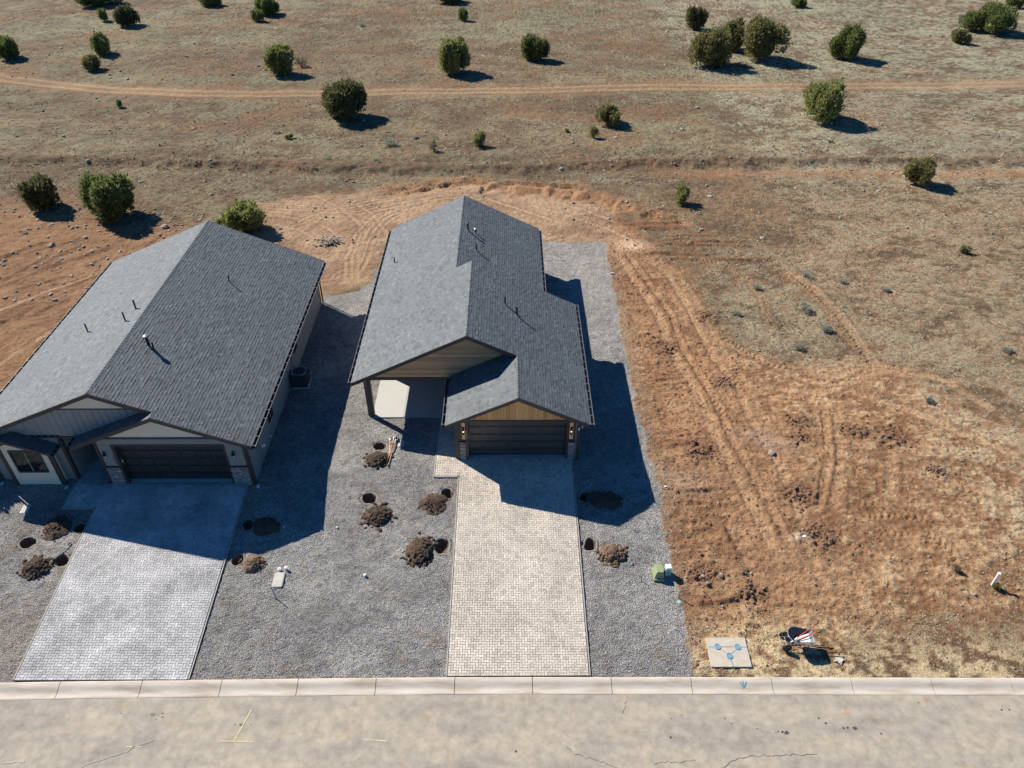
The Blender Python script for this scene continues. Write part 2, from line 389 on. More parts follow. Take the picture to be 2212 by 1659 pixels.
# ------------------------------------------------------------------ data measured for the place (metres, z = 0 at the back of the kerb)
TRK=[[(7.74, 48.38), (8.71, 43.86), (9.56, 39.9), (9.55, 36.81), (10.08, 33.84), (10.55, 31.16), (10.67, 28.27), (11.02, 26.7), (11.36, 24.37), (11.9, 21.5)], [(9.78, 47.47), (10.92, 45.75), (11.57, 41.8), (11.82, 38.52), (12.13, 35.37), (12.82, 32.9), (12.83, 30.31), (13.15, 27.96), (13.39, 26.3), (13.51, 24.95), (13.56, 23.78), (13.4, 20.5)], [(13.06, 47.46), (14.93, 46.87), (16.21, 44.63), (16.54, 41.78), (16.22, 39.87), (16.29, 38.06)], [(12.92, 37.86), (13.92, 35.97), (15.07, 34.97), (16.81, 34.19)], [(18.85, 45.71), (20.0, 42.77), (20.42, 40.08), (20.68, 37.61), (20.66, 34.94), (20.67, 34.36)], [(20.82, 34.75), (22.9, 34.16), (24.39, 33.4), (25.17, 31.96), (26.16, 30.26)], [(17.7, 31.13), (17.07, 28.7), (16.43, 26.55), (15.62, 24.94), (14.97, 23.78)], [(18.08, 29.48), (17.3, 27.21), (16.41, 25.3)], [(19.07, 27.49), (18.62, 25.91), (17.9, 24.11)], [(10.73, 32.02), (11.34, 30.82), (11.64, 29.35)], [(15.05, 27.22), (16.4, 28.25)], [(11.97, 25.69), (13.36, 26.56)], [(14.29, 25.31), (15.81, 26.17)], [(16.09, 24.35), (17.74, 24.46)], [(20.85, 25.53), (22.03, 24.92), (22.32, 24.09)],
 [(16.0,23.6),(18.2,23.7),(19.6,23.2)],[(16.2,22.7),(18.6,22.6)],[(18.9,23.0),(19.5,21.6),(19.3,20.4)],[(13.0,31.5),(12.9,33.4),(13.5,35.0)]]
TREAD = {2,3,4,7,9,10,11,12,13,14,15,16,17,18}
TRB=[[(-20.32, 56.52), (-15.67, 55.9), (-12.12, 55.29), (-8.88, 56.88), (-5.48, 58.33), (-1.91, 57.89), (1.58, 55.23), (4.04, 53.3)], [(-16.22, 58.59), (-13.64, 56.09), (-11.88, 53.74), (-10.5, 51.19)], [(-14.82, 53.38), (-13.16, 51.55), (-12.1, 50.16)], [(-9.95, 55.67), (-10.87, 53.74), (-11.53, 51.55), (-11.56, 47.84), (-11.14, 44.5)], [(-8.65, 54.88), (-9.72, 52.62), (-10.03, 50.15), (-10.07, 47.2), (-10.45, 44.78)], [(-12.88, 53.75), (-10.15, 53.36), (-8.7, 55.27), (-6.26, 56.87)], [(-19.73, 54.93), (-17.04, 54.34), (-14.16, 53.38)]]
TRB += [[(x + .3, y - .45) for x, y in TRB[0]], [(x - .45, y + .1) for x, y in TRB[4]], [(x + .4, y) for x, y in TRB[3]], [(-17, 53), (-14.5, 55.5), (-11, 57.5), (-8, 58.3)], [(-12.6, 57.2), (-10.8, 54.8), (-9.4, 52.0), (-8.9, 50.4)], [(-18.5, 53.2), (-16, 52.2), (-14, 50.3)]]
TRB += [[(x - .9, y + .55) for x, y in TRB[0]], [(x + .75, y + .2) for x, y in TRB[3]], [(-24, 43), (-26.5, 38), (-28, 33)], [(-25.2, 44), (-28, 39), (-30, 34)], [(-26, 47.5), (-31, 43), (-34, 39)],
        [(1.5, 56.6), (4.5, 54.6), (7.5, 52.2), (9.2, 50.0)], [(3.0, 57.4), (6.0, 55.6), (8.6, 53.0)]]
SCARP=[(-9.51, 59.2), (-7.47, 60.52), (-4.4, 61.42), (-1.99, 61.18), (0.23, 60.04), (2.77, 59.81), (5.3, 59.58), (7.47, 57.64), (9.97, 55.19), (13.15, 52.89)]
DIRTPOLY=[(7.88, 56.69), (10.3, 50.26), (12.04, 44.81), (12.83, 37.07), (16.05, 34.72), (21.22, 35.61), (24.23, 32.12), (26.51, 28.69), (23.02, 18.47), (7.18, 15.94), (7.02, 21.92), (6.77, 31.4), (7.14, 49.54)]
DIRTB=[(-20.19, 56.81), (-15.38, 59.05), (-8.83, 59.02), (-3.95, 61.59), (5.91, 60.37), (8.63, 56.69), (7.18, 49.9), (2.23, 49.93), (-8.83, 49.76), (-9.4, 44.29), (-12.5, 42.51), (-18.51, 44.0), (-21, 50)]
DIRTL=[(-44.4, 58.71), (-33.28, 54.0), (-23.5, 52.29), (-21, 44.99), (-23, 27.0), (-60, 27.0), (-60, 50)]
BERM=[(-80, 68), (-47.26, 66.82), (-28.25, 65.42), (-16.52, 64.93), (-4.06, 63.93), (16.76, 65.66), (46.52, 65.53), (90, 66)]
ROADT=[(-140, 140), (-90, 107), (-63.06, 93.95), (-59.55, 91.5), (-53.08, 89.31), (-44.18, 87.02), (-35.97, 85.81), (-28.12, 85.28), (-15.38, 85.72), (0.07, 86.82), (15.83, 87.78), (31.75, 88.23), (47.59, 88.16), (61.39, 89.16), (120, 93), (220, 105)]
CURBP=[(-400, 12.9), (-30, 15.65), (-19.747, 15.81), (-16.548, 15.854), (-11.865, 15.892), (-6.575, 15.936), (-1.842, 15.965), (6.723, 15.927), (19.989, 15.83), (30, 15.75), (400, 13)]
GRAV=[(-36, 15.7), (7.18, 15.8), (7.12, 21.92), (6.85, 31.4), (6.93, 39.12), (7.16, 49.9), (2.2, 50.1), (-2, 50.0), (-8.98, 49.61), (-9.35, 44.29), (-9.84, 43.08), (-12.4, 42.5), (-13, 30), (-24, 30), (-25, 27.5), (-36, 27.0)]
HOLES=[(-6.57,28.0,.29),(-6.63,24.62,.33),(-2.97,24.87,.30),(-3.03,22.0,.37),(3.62,22.03,.30),(3.60,24.68,.30),(-21.56,22.14,.31),(-19.56,22.93,.28),(-19.66,21.22,.30),(-11.95,23.06,.27),(-11.95,21.22,.26)]
def curbY(X): return np.interp(X, [p[0] for p in CURBP], [p[1] for p in CURBP])

def seg_dist(X, Y, P, closed=False, want_s=False):
    P = np.array(P, float)
    if closed: P = np.vstack([P, P[:1]])
    D = np.full(X.shape, 1e9); Sg = np.zeros(X.shape); acc = 0
    for a, b in zip(P[:-1], P[1:]):
        d = b - a; L2 = (d ** 2).sum(); L = L2 ** .5
        t = np.clip(((X - a[0]) * d[0] + (Y - a[1]) * d[1]) / L2, 0, 1)
        q = np.hypot(X - a[0] - t * d[0], Y - a[1] - t * d[1])
        if want_s: Sg = np.where(q < D, acc + t * L, Sg)
        D = np.minimum(D, q); acc += L
    return (D, Sg) if want_s else D
def in_poly(X, Y, P):
    r = np.zeros(X.shape, bool); n = len(P)
    for i in range(n):
        (x0, y0), (x1, y1) = P[i], P[(i + 1) % n]
        if y0 == y1: continue
        c = ((y0 > Y) != (y1 > Y)) & (X < (x1 - x0) * (Y - y0) / (y1 - y0) + x0)
        r ^= c
    return r
def sdf(X, Y, P):
    d = seg_dist(X, Y, P, True); return np.where(in_poly(X, Y, P), d, -d)

# ------------------------------------------------------------------ terrain grid
def axis(parts):
    out = []
    for a, b, s0, s1 in parts:
        x = a; n = 0
        while x < b - 1e-6:
            out.append(x); t = (x - a) / (b - a); x += s0 + (s1 - s0) * t
    out.append(parts[-1][1]); return np.array(out)
def grow(a, b, s, k):
    out = []; x = a
    while x < b: out.append(x); x += s; s *= k
    out.append(b); return out
xs_mid = axis([(-28, 6.4, .1, .1), (6.4, 24, .07, .07), (24, 32, .07, .14)])
xr = grow(32, 2500, .16, 1.012)[1:]
xl = [-28 - (v - 0) for v in grow(0, 2500, .1, 1.010)[1:]][::-1]
GXx = np.concatenate([xl, xs_mid, xr])
yb = [15.1 - v for v in grow(0, 900, .5, 1.15)[1:]][::-1]
GYy = np.concatenate([yb, axis([(15.1, 36, .07, .07), (36, 48, .08, .11), (48, 66, .11, .17), (66, 100, .17, .3)]), grow(100, 3500, .33, 1.02)[1:]])
X, Y = np.meshgrid(GXx, GYy); shp = X.shape
Z = gz(X, Y)
near = (X > -75) & (X < 75) & (Y > 14) & (Y < 150)
# masks
wx = (fbm(X * .9, Y * .9, 5, 3) - .5) * .7; wy = (fbm(X * .9, Y * .9, 9, 3) - .5) * .7
wx2 = (fbm(X * 3.5, Y * 3.5, 15, 2) - .5) * .25
big = (fbm(X * .25, Y * .25, 25, 3) - .5)
def pmask(P, soft, warp=1.0):
    m = np.zeros(shp); P = np.array(P)
    x0, y0 = P.min(0) - 4; x1, y1 = P.max(0) + 4
    ii = np.where((GYy > y0) & (GYy < y1))[0]; jj = np.where((GXx > x0) & (GXx < x1))[0]
    sl = (slice(ii[0], ii[-1] + 1), slice(jj[0], jj[-1] + 1))
    d = sdf(X[sl] + wx[sl] * warp + wx2[sl], Y[sl] + wy[sl] * warp + wx2[sl], [tuple(p) for p in P])
    m[sl] = sstep(-soft, soft, d); return m
grav = pmask(GRAV, .12, .7)
dirtR = pmask(DIRTPOLY, 1.6, 3.0)
dirtB = pmask(DIRTB, .7, 1.5)
dirtL = pmask(DIRTL, 2.0, 3.0)
dist_soil = np.clip(np.maximum(np.maximum(dirtR, dirtB), dirtL), 0, 1) * (1 - grav)
# colours
def C(r, g, b): return np.array([r, g, b])[None, None, :]
def mix(a, b, t): return a * (1 - t[..., None]) + b * t[..., None]
n1 = fbm(X * .06, Y * .10, 31, 5, .55); n2 = fbm(X * .35, Y * .5, 41, 4, .6); n3 = fbm(X * 1.6, Y * 2.2, 51, 3, .6); n4 = fbm(X * .12, Y * .2, 61, 4, .6)
n5 = fbm(X * 4.5, Y * 5.5, 71, 2, .6); n6 = fbm(X * 9, Y * 11, 171, 2, .6)
col = mix(C(.150, .094, .062), C(.232, .178, .118), sstep(.38, .60, n2 * .40 + n3 * .3 + n5 * .3))
col = mix(col, C(.212, .186, .124), sstep(.45, .58, n1 * .45 + n2 * .2 + n3 * .35) * .85)
col = mix(col, C(.32, .285, .215), sstep(.62, .74, n3 * .5 + n5 * .5) * .8)
col = mix(col, C(.21, .105, .062), sstep(.53, .64, n4 * .6 + n2 * .4) * .6)
col = mix(col, C(.085, .07, .048), sstep(.56, .66, n5 * .6 + n3 * .4) * .65)
# right slope of the field is redder
col = mix(col, C(.255, .150, .092), (sstep(8, 26, X) * sstep(80, 55, Y) * .75) * sstep(.36, .52, n2 * .6 + n3 * .4))
# disturbed soil
soil = mix(C(.225, .122, .072), C(.335, .198, .120), sstep(.34, .64, n2 * .4 + n3 * .35 + n5 * .25))
soil = mix(soil, C(.13, .075, .05), sstep(.57, .68, n5 * .65 + n4 * .35) * .5)
soil = mix(soil, C(.37, .26, .18), sstep(.55, .75, n3 * .5 + n5 * .5) * .5)
n6 = fbm(X * 9, Y * 11, 171, 2, .6)
straw = sstep(.48, .56, n2 * .2 + n3 * .3 + n5 * .25 + n6 * .25) * np.maximum(sstep(19.6, 16.6, Y) * sstep(7.2, 9, X), sstep(16, 23, X) * sstep(33, 24, Y) * .6) * sstep(.2, .45, n4 + .1)
straw = np.maximum(straw, .35 * sstep(.52, .62, n3 * .5 + n5 * .5) * dirtR * sstep(12.5, 15, X) * sstep(38, 33, Y))
soil = mix(soil, C(.47, .375, .25), np.clip(straw, 0, .85) * (.55 + .45 * sstep(.35, .6, n6)))
sg = sstep(.45, .56, n2 * .3 + n3 * .3 + n6 * .4) * sstep(12.5, 15, X) * sstep(33, 36, Y) * sstep(52, 46, Y)
sg = np.maximum(sg, sstep(.46, .56, n2 * .3 + n3 * .3 + n6 * .4) * sstep(20, 24, X) * sstep(20, 24, Y))
tanB = mix(C(.25, .165, .115), C(.35, .25, .18), sstep(.3, .7, n2))
soilB = mix(soil, tanB, dirtB * .85)
soilL = mix(soilB, C(.225, .135, .085), dirtL * .55)
col = mix(col, soilL, dist_soil)
col = mix(col, C(.32, .30, .235), np.clip(sg, 0, 1) * .5 * (1 - grav))
streak = fbm(X * 1.3, Y * 8, 191, 3, .6)
col = mix(col, C(.15, .085, .055), sstep(.58, .70, streak) * dirtR * .4 * (1 - grav))
# straw along the kerb
ks = sstep(18.5, 16.3, Y + 1.2 * (n3 - .5)) * sstep(7.0, 7.4, X) * (Y > 15) * sstep(.40, .55, n5 * .4 + n3 * .6)
col = mix(col, C(.48, .385, .255), ks * .8)
# far haze-free field towards the horizon just keeps the mix
gcol = mix(C(.255, .245, .228), C(.33, .315, .29), sstep(.3, .7, n2)); gcol = mix(gcol, C(.195, .19, .182), sstep(.5, .75, n3) * .6)
bl = sstep(35, 46, Y) * sstep(3, 5, X); gcol = mix(gcol, C(.37, .345, .31), bl * .8)
gcol = mix(gcol, C(.33, .25, .185), sstep(.63, .75, n4 * .5 + n3 * .5) * .5)
gcol = mix(gcol, C(.27, .235, .20), sstep(-14, -20, X) * sstep(20.5, 18, Y) * .7)
gp = fbm(X * .5 + Y * .25, Y * .45 - X * .2, 311, 4, .6); gcol = gcol * (.80 + .42 * gp[..., None]); gcol = gcol * (1 - .25 * sstep(.56, .66, n6 * .6 + n5 * .4)[..., None])
col = mix(col, gcol, grav)
# heights
nat = (1 - grav) * (1 - dist_soil)
farR = sstep(14.5, 16.2, Y)
Z = Z + farR * (nat * (.34 * (fbm(X * .09, Y * .09, 81, 3) - .5) + (.11 * (n2 - .5) + .10 * (n3 - .5) + .07 * (n5 - .5)) * sstep(210, 120, Y)) * sstep(30, 60, Y + 20 * sstep(8, 12, X))
      + dist_soil * (.06 * (streak - .5) + .12 * (n6 - .5) + .05 * (n2 - .5) + .07 * (n3 - .5) + .075 * (n5 - .5)) + grav * (.05 * (n3 - .5) + .05 * (n5 - .5) + .03 * (n6 - .5)))
# long berm
def band(P, w):
    m = np.zeros(shp); P = np.array(P, float); x0, y0 = P.min(0) - w * 4; x1, y1 = P.max(0) + w * 4
    ii = np.where((GYy > y0) & (GYy < y1))[0]; jj = np.where((GXx > x0) & (GXx < x1))[0]
    sl = (slice(ii[0], ii[-1] + 1), slice(jj[0], jj[-1] + 1)); return sl
sl = band(BERM, 2)
d = seg_dist(X[sl], Y[sl] + wy[sl] * 2.5, BERM)
Z[sl] += .30 * np.exp(-(d / .8) ** 2) - .12 * np.exp(-((d - 1.6) / .8) ** 2)
col[sl] = mix(col[sl], C(.16, .095, .062), np.exp(-(d / 1.1) ** 2) * .7 * sstep(.25, .6, n2[sl]))
# second faint line, red on the right
B2 = [(x, y - 3.0) for x, y in BERM]; sl = band(B2, 2); d = seg_dist(X[sl], Y[sl] + wy[sl] * 3, B2)
col[sl] = mix(col[sl], C(.30, .155, .088), np.exp(-(d / .9) ** 2) * .7 * sstep(8, 22, X[sl]))
# scarp behind the middle house with scalloped bites
sl = band(SCARP, 3); d, s_ = seg_dist(X[sl], Y[sl] + wy[sl] * 1.2, SCARP, want_s=True)
sc = fbm(s_ * .9 + 5, s_ * 0 + 3, 133, 2) * 1.5 - .25
side = np.where(in_poly(X[sl], Y[sl], DIRTB), -1.0, 1.0)
edge = d * side + (sc - .5) * 1.5
Z[sl] += -.28 * np.exp(-((edge + .7) / .7) ** 2) + .06 * np.exp(-((edge - .5) / .5) ** 2)
col[sl] = mix(col[sl], C(.30, .165, .095), np.exp(-(edge / 1.1) ** 2) * .8)
# dragged streaks right of the scarp
for k in range(16):
    x0 = 8.5 + rnd.uniform(0, 5.5); y0 = 50 + rnd.uniform(-3, 6); L = rnd.uniform(1.5, 5)
    P = [(x0, y0), (x0 + L, y0 + rnd.uniform(-.4, .7))]; sl = band(P, .5); d = seg_dist(X[sl], Y[sl] + .3 * wy[sl], P)
    Z[sl] += .10 * np.exp(-(d / .16) ** 2); col[sl] = mix(col[sl], C(.22, .11, .062), np.exp(-((d) / .3) ** 2) * .7)
for k in range(46):   # broken diggings by the gravel edge
    x0 = 7.4 + abs(rnd.gauss(0, 1.1)); y0 = rnd.uniform(22, 46); L = rnd.uniform(.5, 2.0)
    P = [(x0, y0), (x0 + L, y0 + rnd.uniform(-.2, .25))]; sl = band(P, .4); d = seg_dist(X[sl] + .2 * wx[sl], Y[sl] + .3 * wy[sl], P)
    Z[sl] += .055 * np.exp(-(d / .11) ** 2); col[sl] = mix(col[sl], C(.235, .125, .075), np.exp(-(d / .22) ** 2) * .5)
for k in range(60):   # scraped lines left of the left house
    x0 = rnd.uniform(-42, -24); y0 = rnd.uniform(30, 52); L = rnd.uniform(1, 4.5); a = rnd.uniform(.6, 1.3)
    P = [(x0, y0), (x0 - L * math.cos(a), y0 - L * math.sin(a))]; sl = band(P, .4); d = seg_dist(X[sl] + .3 * wx[sl], Y[sl] + .3 * wy[sl], P)
    Z[sl] += .06 * np.exp(-(d / .13) ** 2); col[sl] = mix(col[sl], C(.16, .09, .056), np.exp(-(d / .25) ** 2) * .6)
# vehicle tracks
def tracks(L, w, dep, tcol, tread=set(), amt=.8):
    for i, P in enumerate(L):
        sl = band(P, w); d, s_ = seg_dist(X[sl] + .25 * wx[sl], Y[sl] + .25 * wy[sl], P, want_s=True)
        Lt = sum(math.dist(a, b) for a, b in zip(P[:-1], P[1:]))
        endf = sstep(0, .8, s_) * sstep(Lt, Lt - .8, s_)
        core = np.exp(-(d / w) ** 4) * endf; sh = np.exp(-((d - w * 1.35) / (w * .35)) ** 2) * endf
        Z[sl] += -dep * core + dep * .9 * sh
        if i in tread:
            Z[sl] += core * .035 * np.sign(np.sin((s_ + d * .7) * 2 * math.pi / .30)) * (n5[sl] > .30)
            col[sl] = mix(col[sl], C(.29, .175, .105), core * .5)
        else:
            col[sl] = mix(col[sl], tcol, core * amt * (.55 + .45 * n3[sl]))
        col[sl] = mix(col[sl], C(.19, .105, .065), sh * .45)
tracks(TRK, .30, .016, C(.41, .265, .17), TREAD, .7)
tracks([[(x + .55, y + .1) for x, y in TRK[1][:9]], [(x + .5, y) for x, y in TRK[4]], [(9.2, 31.5), (12.5, 28.8), (16, 27.6), (20, 26.0), (24, 24.5)], [(12.5, 37.5), (16.5, 33.5), (20.5, 31.5), (25, 27.5), (27, 24)], [(13.0, 33.0), (17.2, 32.2), (21.0, 34.2), (26, 33)]], .28, .012, C(.39, .25, .16), set(), .5)
tracks([[(x + .75, y) for x, y in TRK[0]], [(x - .7, y) for x, y in TRK[6]]], .2, .035, C(.33, .20, .125), set())
tracks(TRB, .17, .010, C(.39, .285, .205), set(), .6)
# pale lot corner + purple grey smear
for (px, py, r, c, a) in [(8.9, 49.6, 1.3, C(.50, .36, .27), .8), (13.3, 28.0, .9, C(.28, .20, .18), .6), (12.4, 28.9, .8, C(.28, .20, .18), .5), (8.4, 25.6, 1.3, C(.33, .235, .18), .6), (13.2, 22.3, .45, C(.5, .42, .35), .8), (-13.6, 47.6, 1.1, C(.42, .31, .23), .7)]:
    q = np.exp(-(((X - px + wx) / r) ** 2 + ((Y - py + wy) / (r * .6)) ** 2)); col = mix(col, c, q * a)
# dark spoil patches
PATCH = [(9.6, 27.6, 1.0), (13.6, 24.8, .9), (13.9, 22.6, .9), (19.6, 28.6, 1.2), (14.9, 28.6, .55), (20.9, 26.3, .5), (17.9, 29.1, .8), (15.3, 29.8, .8), (8.4, 20.5, .8), (10.3, 19.6, .7), (9.2, 36.5, 1.0), (12.6, 40.0, .9), (11.9, 33.2, .7)]
for (px, py, r) in PATCH:
    q = np.exp(-((((X - px + wx * .8) / r) ** 2 + ((Y - py + wy * .8) / (r * .75)) ** 2)) ** 2)
    Z += q * (.05 + .22 * (n5 - .5)); col = mix(col, C(.17, .095, .06), q * .75)
# spoil berm near the pedestals
P = [(8.0, 19.1), (9.2, 19.2), (10.1, 19.6), (10.2, 20.4), (9.9, 21.6), (9.6, 23.0)]; sl = band(P, .5); d = seg_dist(X[sl] + wx[sl] * .4, Y[sl] + wy[sl] * .4, P)
Z[sl] += .13 * np.exp(-(d / .2) ** 2) * (.4 + n5[sl]); col[sl] = mix(col[sl], C(.185, .10, .062), np.exp(-(d / .3) ** 2) * .7)
# red scuffs under the trees / soil around the holes
for (hx, hy, r) in HOLES:
    dd = np.hypot(X - hx, Y - hy); q = np.exp(-((dd + .8 * wx2 + .3 * wx) / (r * 2.0)) ** 4)
    col = mix(col, C(.20, .155, .12), q * .8 * sstep(.4, .6, n5 * .5 + n3 * .5))
    Z -= .45 * sstep(r * 1.20, r * 1.02, dd)
# dirt road with two ruts
sl = band(ROADT, 3); d = seg_dist(X[sl], Y[sl], ROADT); wav = .3 * wy[sl]
rmask = np.zeros(shp); rmask[sl] = sstep(1.5, 1.1, d + wav)
yc_ = d + wav * .4
rut = np.exp(-((yc_ - .75) / .30) ** 2)
col[sl] = mix(col[sl], C(.25, .165, .108), sstep(1.7, .9, d + wav) * .7)
col[sl] = mix(col[sl], C(.36, .215, .13), rut * .85); Z[sl] -= .06 * rut
col[sl] = mix(col[sl], C(.26, .15, .09), np.exp(-((d - 2.2) / .5) ** 2) * .35)
# under roads, drives, slabs, houses
def lower(x0, y0, x1, y1, dz):
    global Z
    ii = np.where((GYy >= y0) & (GYy <= y1))[0]; jj = np.where((GXx >= x0) & (GXx <= x1))[0]
    Z[ii[0]:ii[-1] + 1, jj[0]:jj[-1] + 1] -= dz
cy = curbY(X); Z = np.where(Y < cy - .04, -.45, Z); Z = np.where(Y < 3.0, -.10 + .06 * (n3 - .5), Z)
lower(-2.3, 15.9, 3.0, 27.2, .12); lower(-3.5, 26.0, -2.3, 30.1, .12); lower(-19.1, 15.8, -12.55, 25.6, .12); lower(-20.6, 24.1, -19.0, 28.0, .12)
lower(-7.15, 30.3, -2.5, 34.3, .1); lower(7.95, 16.4, 9.42, 17.45, .05)
def tz(x, y):
    j = int(np.clip(np.searchsorted(GXx, x) - 1, 0, len(GXx) - 2)); i = int(np.clip(np.searchsorted(GYy, y) - 1, 0, len(GYy) - 2))
    fx = (x - GXx[j]) / (GXx[j + 1] - GXx[j]); fy = (y - GYy[i]) / (GYy[i + 1] - GYy[i])
    return float((Z[i, j] * (1 - fx) + Z[i, j + 1] * fx) * (1 - fy) + (Z[i + 1, j] * (1 - fx) + Z[i + 1, j + 1] * fx) * fy)
def tzv(x, y):
    j = np.clip(np.searchsorted(GXx, x) - 1, 0, len(GXx) - 2); i = np.clip(np.searchsorted(GYy, y) - 1, 0, len(GYy) - 2)
    return np.maximum.reduce([Z[i, j], Z[i, j + 1], Z[i + 1, j], Z[i + 1, j + 1]]) * .5 + np.minimum.reduce([Z[i, j], Z[i, j + 1], Z[i + 1, j], Z[i + 1, j + 1]]) * .5
soilw = (1 - grav)[..., None]
lum = (col * np.array([.35, .5, .15])).sum(-1, keepdims=True)
lot = (dirtR * (1 - grav))[..., None]
con = (lum / .16) ** .26
far_ = sstep(55, 62, Y)[..., None] * (1 - dist_soil)[..., None]
pale = sstep(.46, .60, fbm(X * .11, Y * .22, 301, 5, .6))[..., None]
col = col * (1 - soilw) + soilw * col * con * (np.array([1.06, 1.03, .93]) * (1 - far_) + np.array([1.03, 1.07, 1.0]) * far_) * (1 + np.array([.09, .09, .08]) * lot) * (1 + far_ * (.16 * pale - .06))
col = np.clip(col, 0.01, .9)
V3 = np.stack([X, Y, Z], -1).reshape(-1, 3); RGBA = np.concatenate([col, grav[..., None]], -1).reshape(-1, 4)
ny, nx = shp
idx = np.arange(ny * nx).reshape(ny, nx)
Q = np.stack([idx[:-1, :-1], idx[:-1, 1:], idx[1:, 1:], idx[1:, :-1]], -1).reshape(-1, 4)
gm = (grav[:-1, :-1] > .5).ravel(); rm = (rmask[:-1, :-1] > .5).ravel() & ~gm
def sub(name, faces):
    u, inv = np.unique(faces, return_inverse=True)
    return npmesh(name, V3[u], inv.reshape(-1, 4), M_ground, smooth=True, cols=RGBA[u], kind='structure')
sub('ground', Q[~gm & ~rm]); sub('gravel_yard', Q[gm]); sub('dirt_track', Q[rm])

# ------------------------------------------------------------------ road and kerb
def road():
    xs = np.concatenate([np.linspace(-400, -30, 30), np.linspace(-28, 28, 113), np.linspace(30, 400, 30)])
    v = []; f = []; prof = [(0, -.085), (-1.5, -.06), (-6, 0.0), (-10, -.05), (-12.5, -.12)]
    for x in xs:
        y0 = float(curbY(x)) - .66
        for dy, z in prof: v.append((x, y0 + dy, z - .004))
    k = len(prof)
    for i in range(len(xs) - 1):
        for j in range(k - 1): a = i * k + j; f.append((a, a + 1, a + k + 1, a + k))
    m = MB(); m.add(v, [q[::-1] for q in f]); o = m.build('road', M_road, kind='structure'); return o
road_o = road()
def roadz(x, y):
    dy = y - (float(curbY(x)) - .66); return float(np.interp(dy, [-12.5, -10, -6, -1.5, 0], [-.12, -.05, 0, -.06, -.085]))
def ribbon(m, P, w, up=.006, zf=None):
    zf = zf or roadz; P = [Vector(p) for p in P]
    L = []; R_ = []
    for i, p in enumerate(P):
        a = P[max(0, i - 1)]; b = P[min(len(P) - 1, i + 1)]; d = (b - a).normalized(); n = Vector((-d.y, d.x)) * w * .5 * rnd.uniform(.75, 1.25)
        for lst, q in ((L, p + n), (R_, p - n)): lst.append((q.x, q.y, zf(q.x, q.y) + up))
    n = len(P); m.add(L + R_, [(i, n + i, n + i + 1, i + 1) for i in range(n - 1)])
def wiggle(P, step=.12, amp=.05):
    out = []
    for a, b in zip(P[:-1], P[1:]):
        n = max(2, int(math.dist(a, b) / step))
        for i in range(n):
            t = i / n; out.append((a[0] + (b[0] - a[0]) * t + rnd.gauss(0, amp * .5), a[1] + (b[1] - a[1]) * t + rnd.gauss(0, amp * .5)))
    out.append(P[-1]); return out
m = MB(); ribbon(m, wiggle([(-15.6, 12.3), (-15.0, 12.75), (-14.4, 12.95), (-13.7, 13.25), (-13.0, 13.6)]), .075); m.build('crack_seal', M_crack, road_o)
m = MB(); ribbon(m, wiggle([(-18.1, 12.75), (-17.3, 12.8)]), .06); m.build('crack_seal', M_crack, road_o)
for P, w in (([(2.0, 13.3), (2.3, 13.0), (3.1, 12.75), (4.2, 12.3)], .02), ([(7.2, 12.3), (7.9, 12.75), (8.7, 12.9), (9.8, 12.9), (11.0, 12.95)], .022), ([(5.1, 12.65), (6.6, 12.75)], .018), ([(4.4, 15.0), (4.2, 14.5)], .02)):
    m = MB(); ribbon(m, wiggle(P, .1, .05), w * .6); m.build('crack', M_crack, road_o)
def seg2(a, b, n=8): return [(a[0] + (b[0] - a[0]) * i / n, a[1] + (b[1] - a[1]) * i / n) for i in range(n + 1)]
for a, b, w in (((-9.75, 14.72), (-10.05, 13.52), .055), ((-10.55, 13.52), (-9.35, 13.48), .05), ((-13.9, 13.33), (-13.35, 13.32), .05), ((-5.3, 13.55), (-4.5, 13.5), .05)):
    m = MB(); ribbon(m, seg2(a, b), w); m.build('chalk_mark', M_chalk, road_o)
def blot(m, x, y, r, zf=None, up=.005):
    zf = zf or roadz; n = 9; pts = [(x, y, zf(x, y) + up)]
    for i in range(n):
        a = 6.283 * i / n; q = r * rnd.uniform(.6, 1.15); px, py = x + q * math.cos(a), y + q * math.sin(a) * .8; pts.append((px, py, zf(px, py) + up))
    m.add(pts, [(0, 1 + i, 1 + (i + 1) % n) for i in range(n)])
m = MB()
for x, y, r in [(-13.4, 14.55, .09), (-13.05, 14.6, .06), (-13.0, 14.45, .05), (-13.2, 14.35, .03), (-9.98, 14.15, .07), (-10.2, 14.15, .03), (-9.6, 14.13, .03), (-14.6, 14.6, .03), (-14.3, 14.62, .02), (10.15, 13.75, .1), (10.0, 13.78, .06), (9.85, 13.8, .04), (9.75, 13.75, .03), (12.7, 13.9, .10), (12.45, 13.93, .06), (12.3, 13.92, .05), (11.7, 14.1, .05), (11.5, 14.3, .05), (5.85, 13.6, .06), (6.0, 13.58, .02), (6.3, 13.55, .02), (6.6, 13.56, .02), (6.9, 13.55, .02), (6.0, 14.3, .03), (6.4, 14.45, .03), (6.8, 14.5, .02), (8.0, 14.3, .03), (13.6, 13.7, .05), (0.2, 13.1, .06), (9.1, 13.9, .03), (8.2, 14.1, .03), (15.5, 14.9, .03), (18.5, 14.6, .05), (18.8, 14.6, .04)]: blot(m, x, y, r)
m.build('oil_stains', M_stain, road_o, kind='stuff')

